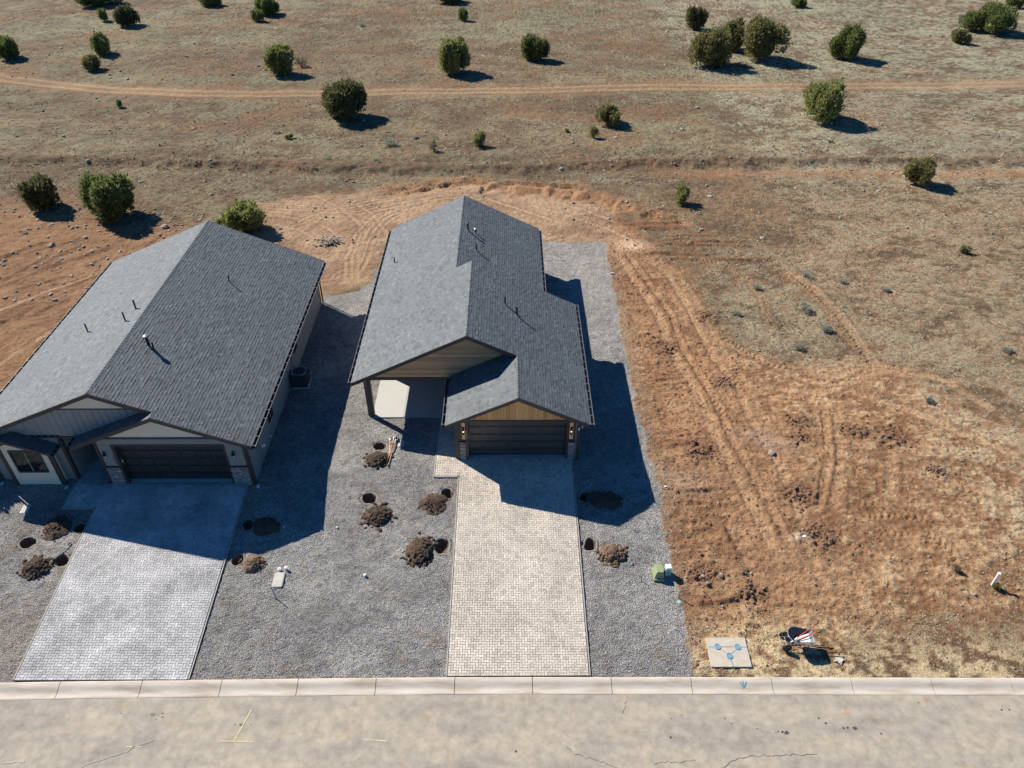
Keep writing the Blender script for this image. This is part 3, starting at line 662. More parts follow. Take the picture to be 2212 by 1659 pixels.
def kerb():
    root = empty('kerb', (0, 15.5, 0), kind='structure')
    prof = [(0, -.14), (0, .02), (-.008, .028), (-.06, .031), (-.12, .028), (-.18, .018), (-.24, -.004), (-.30, -.033), (-.36, -.060), (-.42, -.077), (-.48, -.084), (-.56, -.083), (-.652, -.079), (-.66, -.085), (-.66, -.2)]
    joints = [-17.39, -14.24, -11.17, -8.22, -5.2, -2.15, 0.86, 3.92, 7.01, 10.13, 13.21, 16.31, 19.39]
    js = [-17.39 - 3.08 * k for k in range(12, 0, -1)] + joints + [19.39 + 3.08 * k for k in range(1, 13)]
    for a, b in zip(js[:-1], js[1:]):
        m = MB(); v = []; n = 5; k = len(prof)
        for i in range(n):
            x = a + .012 + (b - a - .024) * i / (n - 1)
            for dy, z in prof: v.append((x, float(curbY(x)) + dy, z + .004 * math.sin(x * 1.3 + dy * 3)))
        f = []
        for i in range(n - 1):
            for j in range(k - 1): q = i * k + j; f.append((q, q + k, q + k + 1, q + 1))
        v += v[:k] + v[(n - 1) * k:n * k]; f += [tuple(range(n * k, n * k + k)), tuple(range(n * k + k, n * k + 2 * k))[::-1]]
        m.add(v, f); m.build('kerb_segment', M_curb, root, org=(0, 15.5, 0), smooth=True)
    def kz(x, y): return float(np.interp(y - float(curbY(x)), [-.66, -.46, -.34, -.2, -.1, 0], [-.078, -.083, -.055, .012, .03, .028]))
    m = MB()
    for P in ([(9.02, 15.75), (8.98, 15.5)], [(8.9, 15.72), (8.98, 15.52)], [(9.14, 15.72), (9.0, 15.52)]): ribbon(m, P, .04, .006, kz)
    m.build('paint_arrow', M_blue, root, org=(0, 15.5, 0))
kerb()

# ------------------------------------------------------------------ paver driveways
PW = .108
def paver_mesh(w, l, name):
    h = .03; c = .005; j = .0052
    x0, x1, y0, y1 = -w / 2 + j, w / 2 - j, -l / 2 + j, l / 2 - j
    v = [(x0,y0,0),(x1,y0,0),(x1,y1,0),(x0,y1,0),(x0,y0,h-c),(x1,y0,h-c),(x1,y1,h-c),(x0,y1,h-c),(x0+c,y0+c,h),(x1-c,y0+c,h),(x1-c,y1-c,h),(x0+c,y1-c,h)]
    f = [(8,9,10,11)]
    for a in range(4): b = (a + 1) % 4; f += [(a, b, 4 + b, 4 + a), (4 + a, 4 + b, 8 + b, 8 + a)]
    return v, f
def driveway(name, rects, mat, base_lift=.035):
    """rects: list of (x0,y0,x1,y1); first is the drive, then the walk"""
    X0, Y0 = rects[0][0], rects[0][1]
    root = empty(name, (X0, Y0, 0), kind='structure')
    org = (X0, Y0, 0)
    def inside(cx, cy):
        return any(r[0] - 1e-6 <= cx <= r[2] + 1e-6 and r[1] - 1e-6 <= cy <= r[3] + 1e-6 for r in rects)
    xmin = min(r[0] for r in rects); xmax = max(r[2] for r in rects); ymin = min(r[1] for r in rects); ymax = max(r[3] for r in rects)
    bricks = []
    i0 = int(math.floor((xmin - X0) / PW)) - 1; i1 = int((xmax - X0) / PW) + 2; j1 = int((ymax - Y0) / PW) + 2
    def cin(i, j): return inside(X0 + (i + .5) * PW, Y0 + (j + .5) * PW)
    for i in range(i0, i1):
        for j in range(-1, j1):
            k = (i - j) % 4
            if k == 0: cells = [(i, j), (i + 1, j)]
            elif k == 2: cells = [(i, j), (i, j - 1)]
            else: continue
            cs = [c for c in cells if cin(*c)]
            if not cs: continue
            ax = min(c[0] for c in cs); bx = max(c[0] for c in cs) + 1; ay = min(c[1] for c in cs); by = max(c[1] for c in cs) + 1
            bricks.append((X0 + (ax + bx) / 2 * PW, Y0 + (ay + by) / 2 * PW, bx - ax, by - ay))
    bricks.sort(key=lambda b: b[0] ** 2 + b[1] ** 2)
    # bed of joint sand
    m = MB()
    for r in rects:
        n = 24; xsx = [r[0], r[2]]; v = []
        for q in range(n + 1):
            y = r[1] + (r[3] - r[1]) * q / n
            for x in xsx: v.append((x, y, gzf(x, y) + base_lift))
            
        m.add(v, [(2 * q, 2 * q + 1, 2 * q + 3, 2 * q + 2) for q in range(n)])
    m.build('joint_sand', M_joint, root, org)
    meshes = {}
    def slope(y, x): return math.atan2(gzf(x, y + .05) - gzf(x, y - .05), .1)
    for (x, y, a, b) in bricks[:300]:
        if (a, b) not in meshes:
            v, f = paver_mesh(a * PW, b * PW, ''); me = bpy.data.meshes.new('paver'); me.from_pydata(v, [], f); me.materials.append(mat); meshes[(a, b)] = me
        inst('paver', meshes[(a, b)], root, (x - org[0], y - org[1], gzf(x, y) + .033 + rnd.uniform(0, .004)), (slope(y, x), rnd.gauss(0, .006), rnd.gauss(0, .008)))
    v = []; f = []
    for (x, y, a, b) in bricks[300:]:
        pv, pf = paver_mesh(a * PW, b * PW, ''); n = len(v); s = math.tan(slope(y, x)); z0 = gzf(x, y) + .033 + rnd.uniform(0, .005); tx = rnd.gauss(0, .006); ty = rnd.gauss(0, .006); rz = rnd.gauss(0, .008)
        for (px, py, pz) in pv: v.append((x + px - py * rz - org[0], y + py + px * rz - org[1], z0 + pz + py * (s + ty) + px * tx)); 
        f += [tuple(q + n for q in ff) for ff in pf]
    m = MB(); m.v = v; m.f = f; m.build('paver_field', mat, root, kind='stuff')
    return root, org
def edging(root, org, runs):
    for (xa, ya, xb, yb) in runs:
        m = MB(); n = 14; v = []; dx, dy = xb - xa, yb - ya; L = math.hypot(dx, dy); nxx, nyy = -dy / L * .022, dx / L * .022
        for q in range(n + 1):
            x = xa + dx * q / n; y = ya + dy * q / n; z = gzf(x, y) + .062
            v += [(x - nxx, y - nyy, z - .2), (x - nxx, y - nyy, z), (x + nxx, y + nyy, z), (x + nxx, y + nyy, z - .2)]
        f = []
        for q in range(n):
            for j in range(3): a = q * 4 + j; f.append((a, a + 1, a + 5, a + 4))
        f += [(0, 3, 2, 1), (n * 4, n * 4 + 1, n * 4 + 2, n * 4 + 3)]
        m.add(v, [t[::-1] for t in f]); m.build('edging_strip', M_edge, root, org)
r2, o2 = driveway('beige_paver_driveway', [(-2.44, 15.985, 3.07, 27.06), (-3.628, 25.92, -2.44, 30.15)], M_pav2)
edging(r2, o2, [(3.115, 15.99, 3.115, 27.0), (-2.485, 15.99, -2.485, 25.86), (-3.67, 25.86, -3.67, 30.1), (-3.62, 25.875, -2.53, 25.875)])
r1, o1 = driveway('grey_paver_driveway', [(-19.22, 15.88, -12.52, 25.43), (-20.732, 23.98, -19.22, 27.9)], M_pav1)
edging(r1, o1, [(-12.475, 15.9, -12.475, 25.36), (-19.265, 15.9, -19.265, 23.9), (-20.775, 23.93, -20.775, 25.7), (-20.72, 23.935, -19.31, 23.935)])

# ------------------------------------------------------------------ house helpers
def rotmat(e, n):
    vY = Vector((0, 1, 0)); return e, vY, n
def tab_verts(w, hb, ht, L, s):
    # local: u upslope (x), v along ridge (y), n (z). s=+1/-1 mirror
    return [(0,-w/2,-.01),(0,w/2,-.01),(0,w/2,hb),(0,-w/2,hb),(L,-w/2,ht),(L,w/2,ht),(L,w/2,-.02),(L,-w/2,-.02)], [(0,1,2,3),(3,2,5,4),(0,3,4,7),(1,6,5,2)]
def roof_plane(roof, org, xe, ze, xr, zr, y0, y1, cand):
    """collect shingle tabs of one plane: eave line at xe, ridge at xr"""
    L = math.hypot(xr - xe, zr - ze); e = Vector(((xr - xe) / L, 0, (zr - ze) / L)); n = Vector((-e.z, 0, e.x))
    if n.z < 0: n = -n
    EXP = .145; k = 0; u = -.02
    while u < L - .02:
        y = y0 - rnd.uniform(0, .25)
        ln = min(EXP + .012, L - u)
        while y < y1:
            w = rnd.choice((.17, .24, .24, .30)); a = max(y, y0); b = min(y + w, y1); y += w
            if b - a < .03: continue
            cand.append((xe + e.x * u, (a + b) / 2, ze + e.z * u, b - a - .004, rnd.choice((.013, .016, .019, .024)), ln, e, n))
        u += EXP; k += 1
def finish_roof(house, org, decks, cand, ridge_list, name='roof'):
    """deck mesh + 300 nearest shingles as objects + the rest joined"""
    roof = decks.build(name, M_fascia, house, org)
    cand.sort(key=lambda t: t[0] ** 2 + t[1] ** 2 + (CAMZ - t[2]) ** 2)
    meshes = {}
    cnt = 0; rest = []
    for t in cand:
        x, y, z, w, hb, ln, e, n = t
        wq = round(w / .06) * .06
        if cnt < 300 and abs((w + .004) - wq) < .03 and ln > .15 and wq >= .17:
            key = (wq, hb, e.x > 0)
            if key not in meshes:
                v, f = tab_verts(wq - .004, hb, .007, .157, 1)
                me = bpy.data.meshes.new('shingle'); 
                if e.x < 0: f = [q[::-1] for q in f]
                me.from_pydata([(a if e.x > 0 else -a, b, c) for a, b, c in v], [], f); me.materials.append(M_shin); meshes[key] = me
            ang = -math.atan2(e.z, e.x) if e.x > 0 else math.atan2(e.z, -e.x)
            inst('shingle', meshes[key], roof, (x - org[0], y - org[1], z - org[2]), (0, ang, 0), (1, w / (wq - .004), 1)); cnt += 1
        else: rest.append(t)
    m = MB()
    for x, y, z, w, hb, ln, e, n in rest:
        v, f = tab_verts(w, hb, .007, ln, 1)
        if e.x < 0: f = [q[::-1] for q in f]
        m.add([(x + e.x * a + n.x * c, y + b, z + e.z * a + n.z * c) for a, b, c in v], f)
    m.build('shingle_field', M_shin, roof, org, kind='stuff')
    # ridge caps
    m = MB()
    for (x, z, y0, y1, s) in ridge_list:
        y = y0
        while y < y1:
            b = min(y + .21, y1); q = .15; t0, t1 = .032, .018
            m.add([(x - q, y, z - q * s + .012), (x, y, z + t0), (x + q, y, z - q * s + .012), (x - q, b, z - q * s), (x, b, z + t1), (x + q, b, z - q * s),
                   (x - q, y, z - q * s - .01), (x + q, y, z - q * s - .01)], [(0, 1, 4, 3), (1, 2, 5, 4), (0, 6, 1), (1, 7, 2), (6, 7, 1)])
            y = b
    m.build('ridge_cap', M_shin, roof, org, kind='stuff')
    return roof
def deck(m, xe, ze, xr, zr, y0, y1, th=.16):
    d = -.004
    m.prism([(xe, y0, ze + d), (xr, y0, zr + d), (xr, y0, zr + d - th), (xe, y0, ze + d - th)], (0, y1 - y0, 0))
def rake(house, org, xe, ze, xr, zr, y, h=.21):
    m = MB(); d = .012
    m.prism([(xe, y - .035, ze + d), (xr, y - .035, zr + d), (xr, y - .035, zr + d - h), (xe, y - .035, ze + d - h)], (0, .034, 0))
    m.build('fascia_board', M_fascia, house, org)
def gutter(house, org, x, z, y0, y1, side):
    """open K gutter outside an eave line. side +1 = outward is +x"""
    w = .165; t = .006; d = .11; s = side
    m = MB()
    prof = [(0, 0), (0, -d), (w * .75, -d), (w, -.0), (w + .012, 0), (w + .012, -.008), (w * .78, -d - t), (-t, -d - t), (-t, 0)]
    pts = [(x + s * (.004 + a), y0, z - .015 + b) for a, b in prof]
    if s < 0: pts = pts[::-1]
    m.prism(pts, (0, y1 - y0, 0)); g = m.build('gutter', M_gutter, house, org)
    m = MB(); m.box(min(x + s * (w - .004), x + s * (w + .016)), y0, z - .018, max(x + s * (w - .004), x + s * (w + .016)), y1, z - .006); m.build('gutter_lip', M_lip, g, org)
    me = None; n = max(2, int((y1 - y0) / .62)); base = (x + s * .004, 0, z - .012)
    for i in range(n + 1):
        yy = y0 + .08 + (y1 - y0 - .16) * i / n
        if me is None:
            mm = MB(); mm.box(0, -.009, 0, s * w, .009, .012) if s > 0 else mm.box(s * w, -.009, 0, 0, .009, .012)
            me = bpy.data.meshes.new('gutter_bracket'); me.from_pydata(mm.v, [], mm.f); me.materials.append(M_bracket)
        inst('gutter_bracket', me, g, (base[0] - org[0], yy - org[1], base[2] - org[2] + .002))
def garage_door(house, org, x0, x1, z0, z1, y, cols, rows, mat):
    m = MB(); m.box(x0, y, z0, x1, y + .05, z1); d = m.build('garage_door', mat, house, org)
    cw = (x1 - x0 - .06) / cols; rh = (z1 - z0) / rows
    mm = MB(); w = cw - .12; h = rh - .15
    # raised panel: frame bead + field
    mm.prism([(-w/2, 0, -h/2), (w/2, 0, -h/2), (w/2, 0, h/2), (-w/2, 0, h/2)], (0, -.03, 0))
    a, b = w/2 - .04, h/2 - .04
    mm.add([(-w/2, -.03, -h/2), (w/2, -.03, -h/2), (w/2, -.03, h/2), (-w/2, -.03, h/2), (-a, -.006, -b), (a, -.006, -b), (a, -.006, b), (-a, -.006, b)],
           [(0, 1, 5, 4), (1, 2, 6, 5), (2, 3, 7, 6), (3, 0, 4, 7), (4, 5, 6, 7)])
    me = bpy.data.meshes.new('door_panel'); me.from_pydata(mm.v, [], mm.f); me.materials.append(mat)
    for i in range(cols):
        for j in range(rows):
            inst('door_panel', me, d, (x0 + .03 + (i + .5) * cw - org[0], y - .001 - org[1], z0 + (j + .5) * rh - org[2]))
    m = MB()
    for j in range(1, rows): m.box(x0, y - .008, z0 + j * rh - .008, x1, y, z0 + j * rh + .008)
    m.build('section_rail', M_black, d, org); return d
def stones(house, org, x0, x1, z0, z1, y, dep=.06, side=None):
    z = z0 + .004; core = MB(); core.box(x0 + .01, y + .02, z0, x1 - .01, y + .18, z1); st = core.build('stone_veneer', M_joint, house, org)
    while z < z1 - .03:
        h = min(rnd.uniform(.045, .10), z1 - z); x = x0
        while x < x1 - .02:
            w = min(rnd.uniform(.14, .34), x1 - x)
            if x1 - x - w < .08: w = x1 - x
            m = MB(); p = rnd.uniform(.0, dep * .6); b = .008
            ya = y - p
            v = [(x+.004, y+.03, z+.003), (x+w-.004, y+.03, z+.003), (x+w-.004, y+.03, z+h-.003), (x+.004, y+.03, z+h-.003),
                 (x+.004+b, ya+rnd.uniform(0,.01), z+.003+b), (x+w-.004-b, ya+rnd.uniform(0,.01), z+.003+b), (x+w-.004-b, ya+rnd.uniform(0,.01), z+h-.003-b), (x+.004+b, ya+rnd.uniform(0,.01), z+h-.003-b)]
            m.add(v, [(4,5,6,7),(0,1,5,4),(1,2,6,5),(2,3,7,6),(3,0,4,7)]); m.build('stone', M_stone, st, org)
            x += w
        z += h
def siding(house, org, pts_fn, z0, z1, rev=.15, mat=None, name='lap_siding'):
    """horizontal laps; pts_fn(z) -> list of ((xa,ya),(xb,yb),(nx,ny)) runs at height z"""
    m = MB(); z = z0
    while z < z1 - .01:
        zt = min(z + rev, z1)
        for (a, b, n) in pts_fn(z):
            t0, t1 = .026, .008
            m.add([(a[0]+n[0]*t0, a[1]+n[1]*t0, z), (b[0]+n[0]*t0, b[1]+n[1]*t0, z), (b[0]+n[0]*t1, b[1]+n[1]*t1, zt), (a[0]+n[0]*t1, a[1]+n[1]*t1, zt), (a[0], a[1], z), (b[0], b[1], z)],
                  [(0, 1, 2, 3), (4, 5, 1, 0)])
        z += rev
    return m.build(name, mat or M_sidg, house, org, kind='stuff')
def window(house, org, c, w, h, normal, fr=.07, split=True, glass=M_glass):
    """window centred at c on a wall facing normal ('-y' or '+x')"""
    m = MB(); x, y, z = c
    def bx(mm, u0, v0, u1, v1, d0, d1):
        if normal == '-y': mm.box(x + u0, y - d1, z + v0, x + u1, y - d0, z + v1)
        else: mm.box(x + d0, y + u0, z + v0, x + d1, y + u1, z + v1)
    W, Hh = w / 2, h / 2
    bx(m, -W, -Hh, W, -Hh + fr, 0, .05); bx(m, -W, Hh - fr, W, Hh, 0, .05); bx(m, -W, -Hh + fr, -W + fr, Hh - fr, 0, .05); bx(m, W - fr, -Hh + fr, W, Hh - fr, 0, .05)
    f = m.build('window', M_trim, house, org)
    for a, b in (((-W + fr, -.015), (.015, W - fr)) if split else ((-W + fr, W - fr),)):
        m = MB(); bx(m, a, -Hh + fr, b, Hh - fr, .004, .012); m.build('pane', glass, f, org)
    if split:
        m = MB(); bx(m, -.015, -Hh + fr, .015, Hh - fr, .004, .028); m.build('mullion', M_vinyl, f, org)
    return f
def downspout(house, org, pts):
    m = MB()
    for a, b in zip(pts[:-1], pts[1:]): m.beam(a, b, .075, .06, up=(0, 1, 0) if abs(a[2] - b[2]) > .3 else (0, 0, 1))
    m.build('downspout', M_trim, house, org)
def splash(x, y, z, label):
    m = MB(); m.prism([(x-.06, y-.16, z), (x+.06, y-.16, z), (x+.05, y+.02, z), (x-.05, y+.02, z)], (0, 0, .035))
    o = m.build('splash_block', M_white, org=(x, y, z)); o.location = (x, y, z); tag(o, label, 'splash block', 'white splash blocks under the downspouts'); return o
def vent(house, org, x, y, zb, zt, r, cap=None, s=0):
    m = MB(); m.cyl((x, y, zb - .1), (x, y, zt), r, r, 10); p = m.build('vent_pipe', M_pipe, house, org, smooth=False)
    m = MB(); m.cyl((x, y, zb - .03), (x, y, zb + .06), r * 2.3, r * 1.2, 12); m.build('pipe_flashing', M_flash, p, org)
    if cap:
        m = MB(); m.cyl((x, y, zt), (x, y, zt + .06), r * 1.7, r * 1.7, 14); m.cyl((x, y, zt + .06), (x, y, zt + .10), r * 1.7, r * .5, 14); m.build('pipe_cap', M_steel if cap == 1 else M_pipe, p, org)
def text_mesh(name, txt, size, mat, parent, loc, vertical=True, gap=1.15):
    for i, ch in enumerate(txt):
        cu = bpy.data.curves.new('digit', 'FONT'); cu.body = ch; cu.size = size; cu.extrude = .008; cu.align_x = 'CENTER'
        tmp = bpy.data.objects.new('tmp', cu); COL.objects.link(tmp)
        bpy.context.view_layer.update()
        me = bpy.data.meshes.new_from_object(tmp.evaluated_get(bpy.context.evaluated_depsgraph_get()))
        bpy.data.objects.remove(tmp); me.materials.clear(); me.materials.append(mat); me.name = 'digit'
        o = bpy.data.objects.new('digit', me); COL.objects.link(o); o.parent = parent
        o.location = (loc[0], loc[1], loc[2] - i * size * gap); o.rotation_euler = (math.radians(90), 0, 0)
def mat_emit(name, col, s):
    m, nt, b = new_mat(name); b.inputs['Base Color'].default_value = (*col, 1); b.inputs['Emission Color'].default_value = (*col, 1); b.inputs['Emission Strength'].default_value = s
    return m
M_bulb = mat_emit('warm_bulb', (1.0, .60, .34), 3.0)
M_bulbc = simple('clear_bulb_off', (.75, .78, .82), .15, 5, .05)

# ------------------------------------------------------------------ HOUSE 2 (middle)
def house_middle():
    org = (-2.0, 36.0, 1.1)
    h = empty('gable_house', org, 'single storey house in the middle with stepped dark shingle roof and wood clad gables', 'house', 'new single storey houses')
    s = .485; ze = 3.9
    XL, XA, XB, XG = -7.92, 2.02, 3.80, -3.0
    xrA = (XL + XA) / 2; zrA = ze + s * (xrA - XL); xrB = (XL + XB) / 2; zrB = ze + s * (xrB - XL); xrG = (XG + XB) / 2; zrG = ze + s * (xrG - XG)
    YB0, YS, YA1, YG0, YGw = 29.62, 36.95, 46.55, 26.38, 30.2
    D = MB()
    deck(D, XL, ze, xrA, zrA, YS, YA1); deck(D, XA, ze, xrA, zrA, YS, YA1)
    deck(D, XL, ze, xrB, zrB, YB0, YS - .002); deck(D, XB, ze, xrB, zrB, YB0, YS - .002)
    deck(D, XB, ze, xrG, zrG, YG0, YB0 - .002); deck(D, XG, ze, xrG, zrG, YG0, YGw)
    cand = []
    roof_plane(None, org, XL, ze, xrA, zrA, YS, YA1, cand); roof_plane(None, org, XA, ze, xrA, zrA, YS, YA1, cand)
    roof_plane(None, org, XL, ze, xrB, zrB, YB0, YS, cand); roof_plane(None, org, XB, ze, xrB, zrB, YB0, YS, cand)
    roof_plane(None, org, XB, ze, xrG, zrG, YG0, YB0 - .001, cand); roof_plane(None, org, XG, ze, xrG, zrG, YG0, YGw, cand)
    finish_roof(h, org, D, cand, [(xrA, zrA, YS, YA1, s), (xrB, zrB, YB0, YS, s), (xrG, zrG, YG0, YB0 + .3, s)])
    # rakes
    rake(h, org, XL, ze, xrB, zrB, YB0); rake(h, org, xrG - .03, zrG, xrB, zrB, YB0)
    rake(h, org, XG, ze, xrG, zrG, YG0); rake(h, org, XB, ze, xrG, zrG, YG0)
    for x, yy in ((xrA, YA1 + .035), (xrB, YS + .02)):
        pass
    rake(h, org, XL, ze, xrA, zrA, YA1 + .036); rake(h, org, XA, ze, xrA, zrA, YA1 + .036)
    # back gable face at the step (between the two ridge heights)
    m = MB(); m.prism([(xrB, YS - .10, zrB - .17), (XB - .3, YS - .10, ze - .1), (XB - .3, YS - .10, ze - .4), (XL + .6, YS - .10, ze)], (0, .08, 0)); m.build('step_wall', M_sidg, h, org)
    # gutters
    gutter(h, org, XL, ze, YB0, YA1, -1); gutter(h, org, XA, ze, YS + .05, YA1, 1); gutter(h, org, XB, ze, YG0, YS, 1); gutter(h, org, XG, ze, YG0, YGw - .1, -1)
    # walls
    w = MB(); w.box(-7.45, 34.2, 1.0, 3.35, 36.6, 3.92); w.box(-7.449, 36.6, 1.0, 1.58, 46.1, 3.92); w.box(-2.5, 27.36, 1.0, 3.349, 34.2, 3.92)
    w.box(-2.5, 27.06, 1.0, -2.14, 27.36, 3.62); w.box(2.86, 27.06, 1.0, 3.349, 27.36, 3.62); w.box(-2.5, 27.0, 3.62, 3.349, 27.36, 3.92)
    w.build('wall', M_sidg, h, org)
    siding(h, org, lambda z: [((3.352, 27.1), (3.352, 36.6), (1, 0)), ((-7.452, 46), (-7.452, 34.2), (-1, 0)), ((-2.502, 34.1), (-2.502, 27.2), (-1, 0)), ((-7.4, 34.198), (-2.5, 34.198), (0, -1)), ((1.583, 36.6), (1.583, 46.1), (1, 0))], 1.12, 3.72)
    # corner boards
    m = MB(); m.box(3.27, 26.98, 1.0, 3.42, 27.08, 3.70); m.build('corner_board', M_trim, h, org)
    m = MB(); m.box(-2.56, 26.975, 1.0, -2.44, 27.12, 3.70); m.build('corner_board', M_trim, h, org)
    # garage gable boards (vertical)
    gb = MB(); gb.prism([(xrG, 27.0, zrG - .2), (XG + .35, 27.0, 3.72), (XB - .35, 27.0, 3.72)], (0, .3, 0)); gw = gb.build('gable_wall', M_trim, h, org)
    x = -2.46
    while x < 3.26:
        xb = min(x + .145, 3.26); top = lambda q: zrG - .17 - s * abs(q - xrG)
        za, zb = top(x + .004), top(xb - .004)
        if min(za, zb) > 3.74:
            m = MB(); m.prism([(x + .004, 26.99, 3.72), (xb - .004, 26.99, 3.72), (xb - .004, 26.99, zb), (x + .004, 26.99, za)], (0, -.022, 0)); m.build('board', M_gabv, gw, org)
        x = xb
    m = MB(); m.box(-2.44, 26.94, 3.56, 3.27, 27.05, 3.718); m.build('header_beam', M_trim, h, org)
    # pillars: trim, wood panel, stone
    for (sx0, sx1, px0, px1) in ((-2.43, -2.14, -2.30, -2.14), (2.86, 3.16, 2.88, 3.06)):
        m = MB(); m.box(sx0 - .01, 26.99, 2.32, sx1 + .0, 27.06, 3.56); m.build('pillar_trim', M_trim, h, org)
        m = MB(); m.box(px0, 26.972, 2.48, px1, 26.99, 3.54); m.build('wood_panel', M_panel, h, org)
        m = MB(); m.box(sx0 - .03, 26.93, 2.30, sx1 + .03, 27.06, 2.345); m.build('stone_sill', M_trim, h, org)
        stones(h, org, sx0, sx1, 1.10, 2.30, 26.98)
    m = MB(); m.box(-2.138, 26.985, 1.08, -1.995, 27.4, 3.56); m.build('door_jamb', M_trim, h, org)
    m = MB(); m.box(2.755, 27.0, 1.08, 2.858, 27.4, 3.56); m.build('door_jamb', M_trim, h, org)
    garage_door(h, org, -1.995, 2.755, 1.12, 3.56, 27.30, 7, 5, M_door)
    m = MB(); m.box(-2.0, 27.065, 1.0, 2.76, 27.31, 1.135); m.build('door_threshold', M_conc, h, org)
    for px in (-2.222, 2.968):
        m = MB(); m.box(px - .055, 26.87, 3.07, px + .055, 26.972, 3.26); f = m.build('wall_lantern', M_black, h, org)
        m = MB(); m.cyl((px, 26.915, 3.0), (px, 26.915, 3.062), .022, .03, 8); m.build('bulb', M_bulb, f, org)
        m = MB()
        for qx in (-.05, .042): m.box(px + qx, 26.875, 2.86, px + qx + .008, 26.885, 3.07); m.box(px + qx, 26.96, 2.86, px + qx + .008, 26.97, 3.07)
        m.box(px - .055, 26.87, 2.85, px + .055, 26.972, 2.86); m.build('lantern_cage', M_black, f, org)
    text_mesh('num', '2021', .135, M_num, h, (-2.068 - org[0], 26.982 - org[1], 2.92 - org[2]), gap=1.03)
    m = MB(); m.box(-2.01, 27.05, 2.46, -1.985, 27.12, 2.60); m.build('keypad', M_white, h, org)
    m = MB(); m.box(3.30, 26.95, 3.05, 3.36, 26.975, 3.20); m.build('junction_plate', M_white, h, org)
    m = MB(); m.box(3.42, 27.25, 3.02, 3.56, 27.42, 3.16); m.cyl((3.50, 27.24, 3.08), (3.52, 27.16, 3.04), .045, .055, 12); m.build('security_light', M_white, h, org)
    downspout(h, org, [(-3.06, 26.48, 3.78), (-2.8, 26.62, 3.62), (-2.62, 26.98, 3.45), (-2.60, 27.02, 1.16)])
    # main gable, horizontal boards
    yg = 30.24; gb = MB(); gb.prism([(xrB, yg + .02, zrB - .2), (XL + .5, yg + .02, ze + .08), (XL + .5, yg + .02, 3.80), (3.0, yg + .02, 3.80), (3.2, yg + .02, ze + .1)], (0, .2, 0)); gw = gb.build('gable_wall', M_trim, h, org)
    z = 3.80
    while z < zrB - .3:
        zt = z + .140; half = lambda q: (zrB - .18 - q) / s
        a0, a1 = xrB - half(z), xrB + half(z); b0, b1 = xrB - half(zt), xrB + half(zt)
        lim = lambda v: max(-7.42, min(3.1, v))
        if half(zt) > .05:
            m = MB(); m.prism([(lim(a0), yg, z + .004), (lim(a1), yg, z + .004), (lim(b1), yg, zt - .003), (lim(b0), yg, zt - .003)], (0, -.02, 0)); m.build('board', M_gabh, gw, org)
        z = zt
    m = MB(); m.box(-7.45, 30.2, 3.62, -2.5, 30.42, 3.795); m.build('porch_beam', M_trim, h, org)
    m = MB(); m.box(-7.45, 30.42, 3.70, -2.5, 34.2, 3.78); m.build('porch_ceiling', M_sidg, h, org)
    m = MB(); m.box(-7.37, 30.24, 1.12, -7.13, 30.44, 3.62); po = m.build('porch_post', M_trim, h, org)
    m = MB(); m.box(-7.385, 30.225, 1.1, -7.115, 30.455, 1.14); m.build('post_base', M_steel, po, org)
    downspout(h, org, [(-7.97, 29.72, 3.76), (-7.75, 29.85, 3.66), (-7.5, 30.2, 3.55), (-7.44, 30.32, 3.40), (-7.43, 30.33, 1.14)])
    # front door and a window under the porch
    m = MB(); m.box(-4.6, 34.13, 1.15, -3.7, 34.2, 3.2); m.build('front_door', M_door, h, org)
    window(h, org, (-6.1, 34.16, 2.5), 1.3, 1.2, '-y')
    # vents
    vent(h, org, -2.50, 41.89, 6.10, 6.56, .055, 2); vent(h, org, -2.05, 41.97, 5.88, 6.14, .045, 1); vent(h, org, -1.93, 39.84, 5.82, 6.26, .045)
    vent(h, org, -0.22, 33.83, 5.85, 6.34, .048); vent(h, org, 0.40, 33.17, 5.55, 6.11, .055); vent(h, org, -7.08, 41.18, 4.31, 4.68, .035)
    return h
house_middle()
# porch slab
m = MB()
for x0, x1 in ((-7.26, -5.632), (-5.62, -4.02), (-4.008, -2.52)): m.box(x0, 30.2, 1.0, x1, 34.19, 1.15)
sl_o = empty('porch_slab', (-5, 32, 1.1), kind='structure')
for x0, x1 in ((-7.26, -5.632), (-5.62, -4.02), (-4.008, -2.52)):
    m = MB(); m.box(x0, 30.2, 1.0, x1, 34.19, 1.148); m.build('slab_panel', M_slab, sl_o, (-5, 32, 1.1))

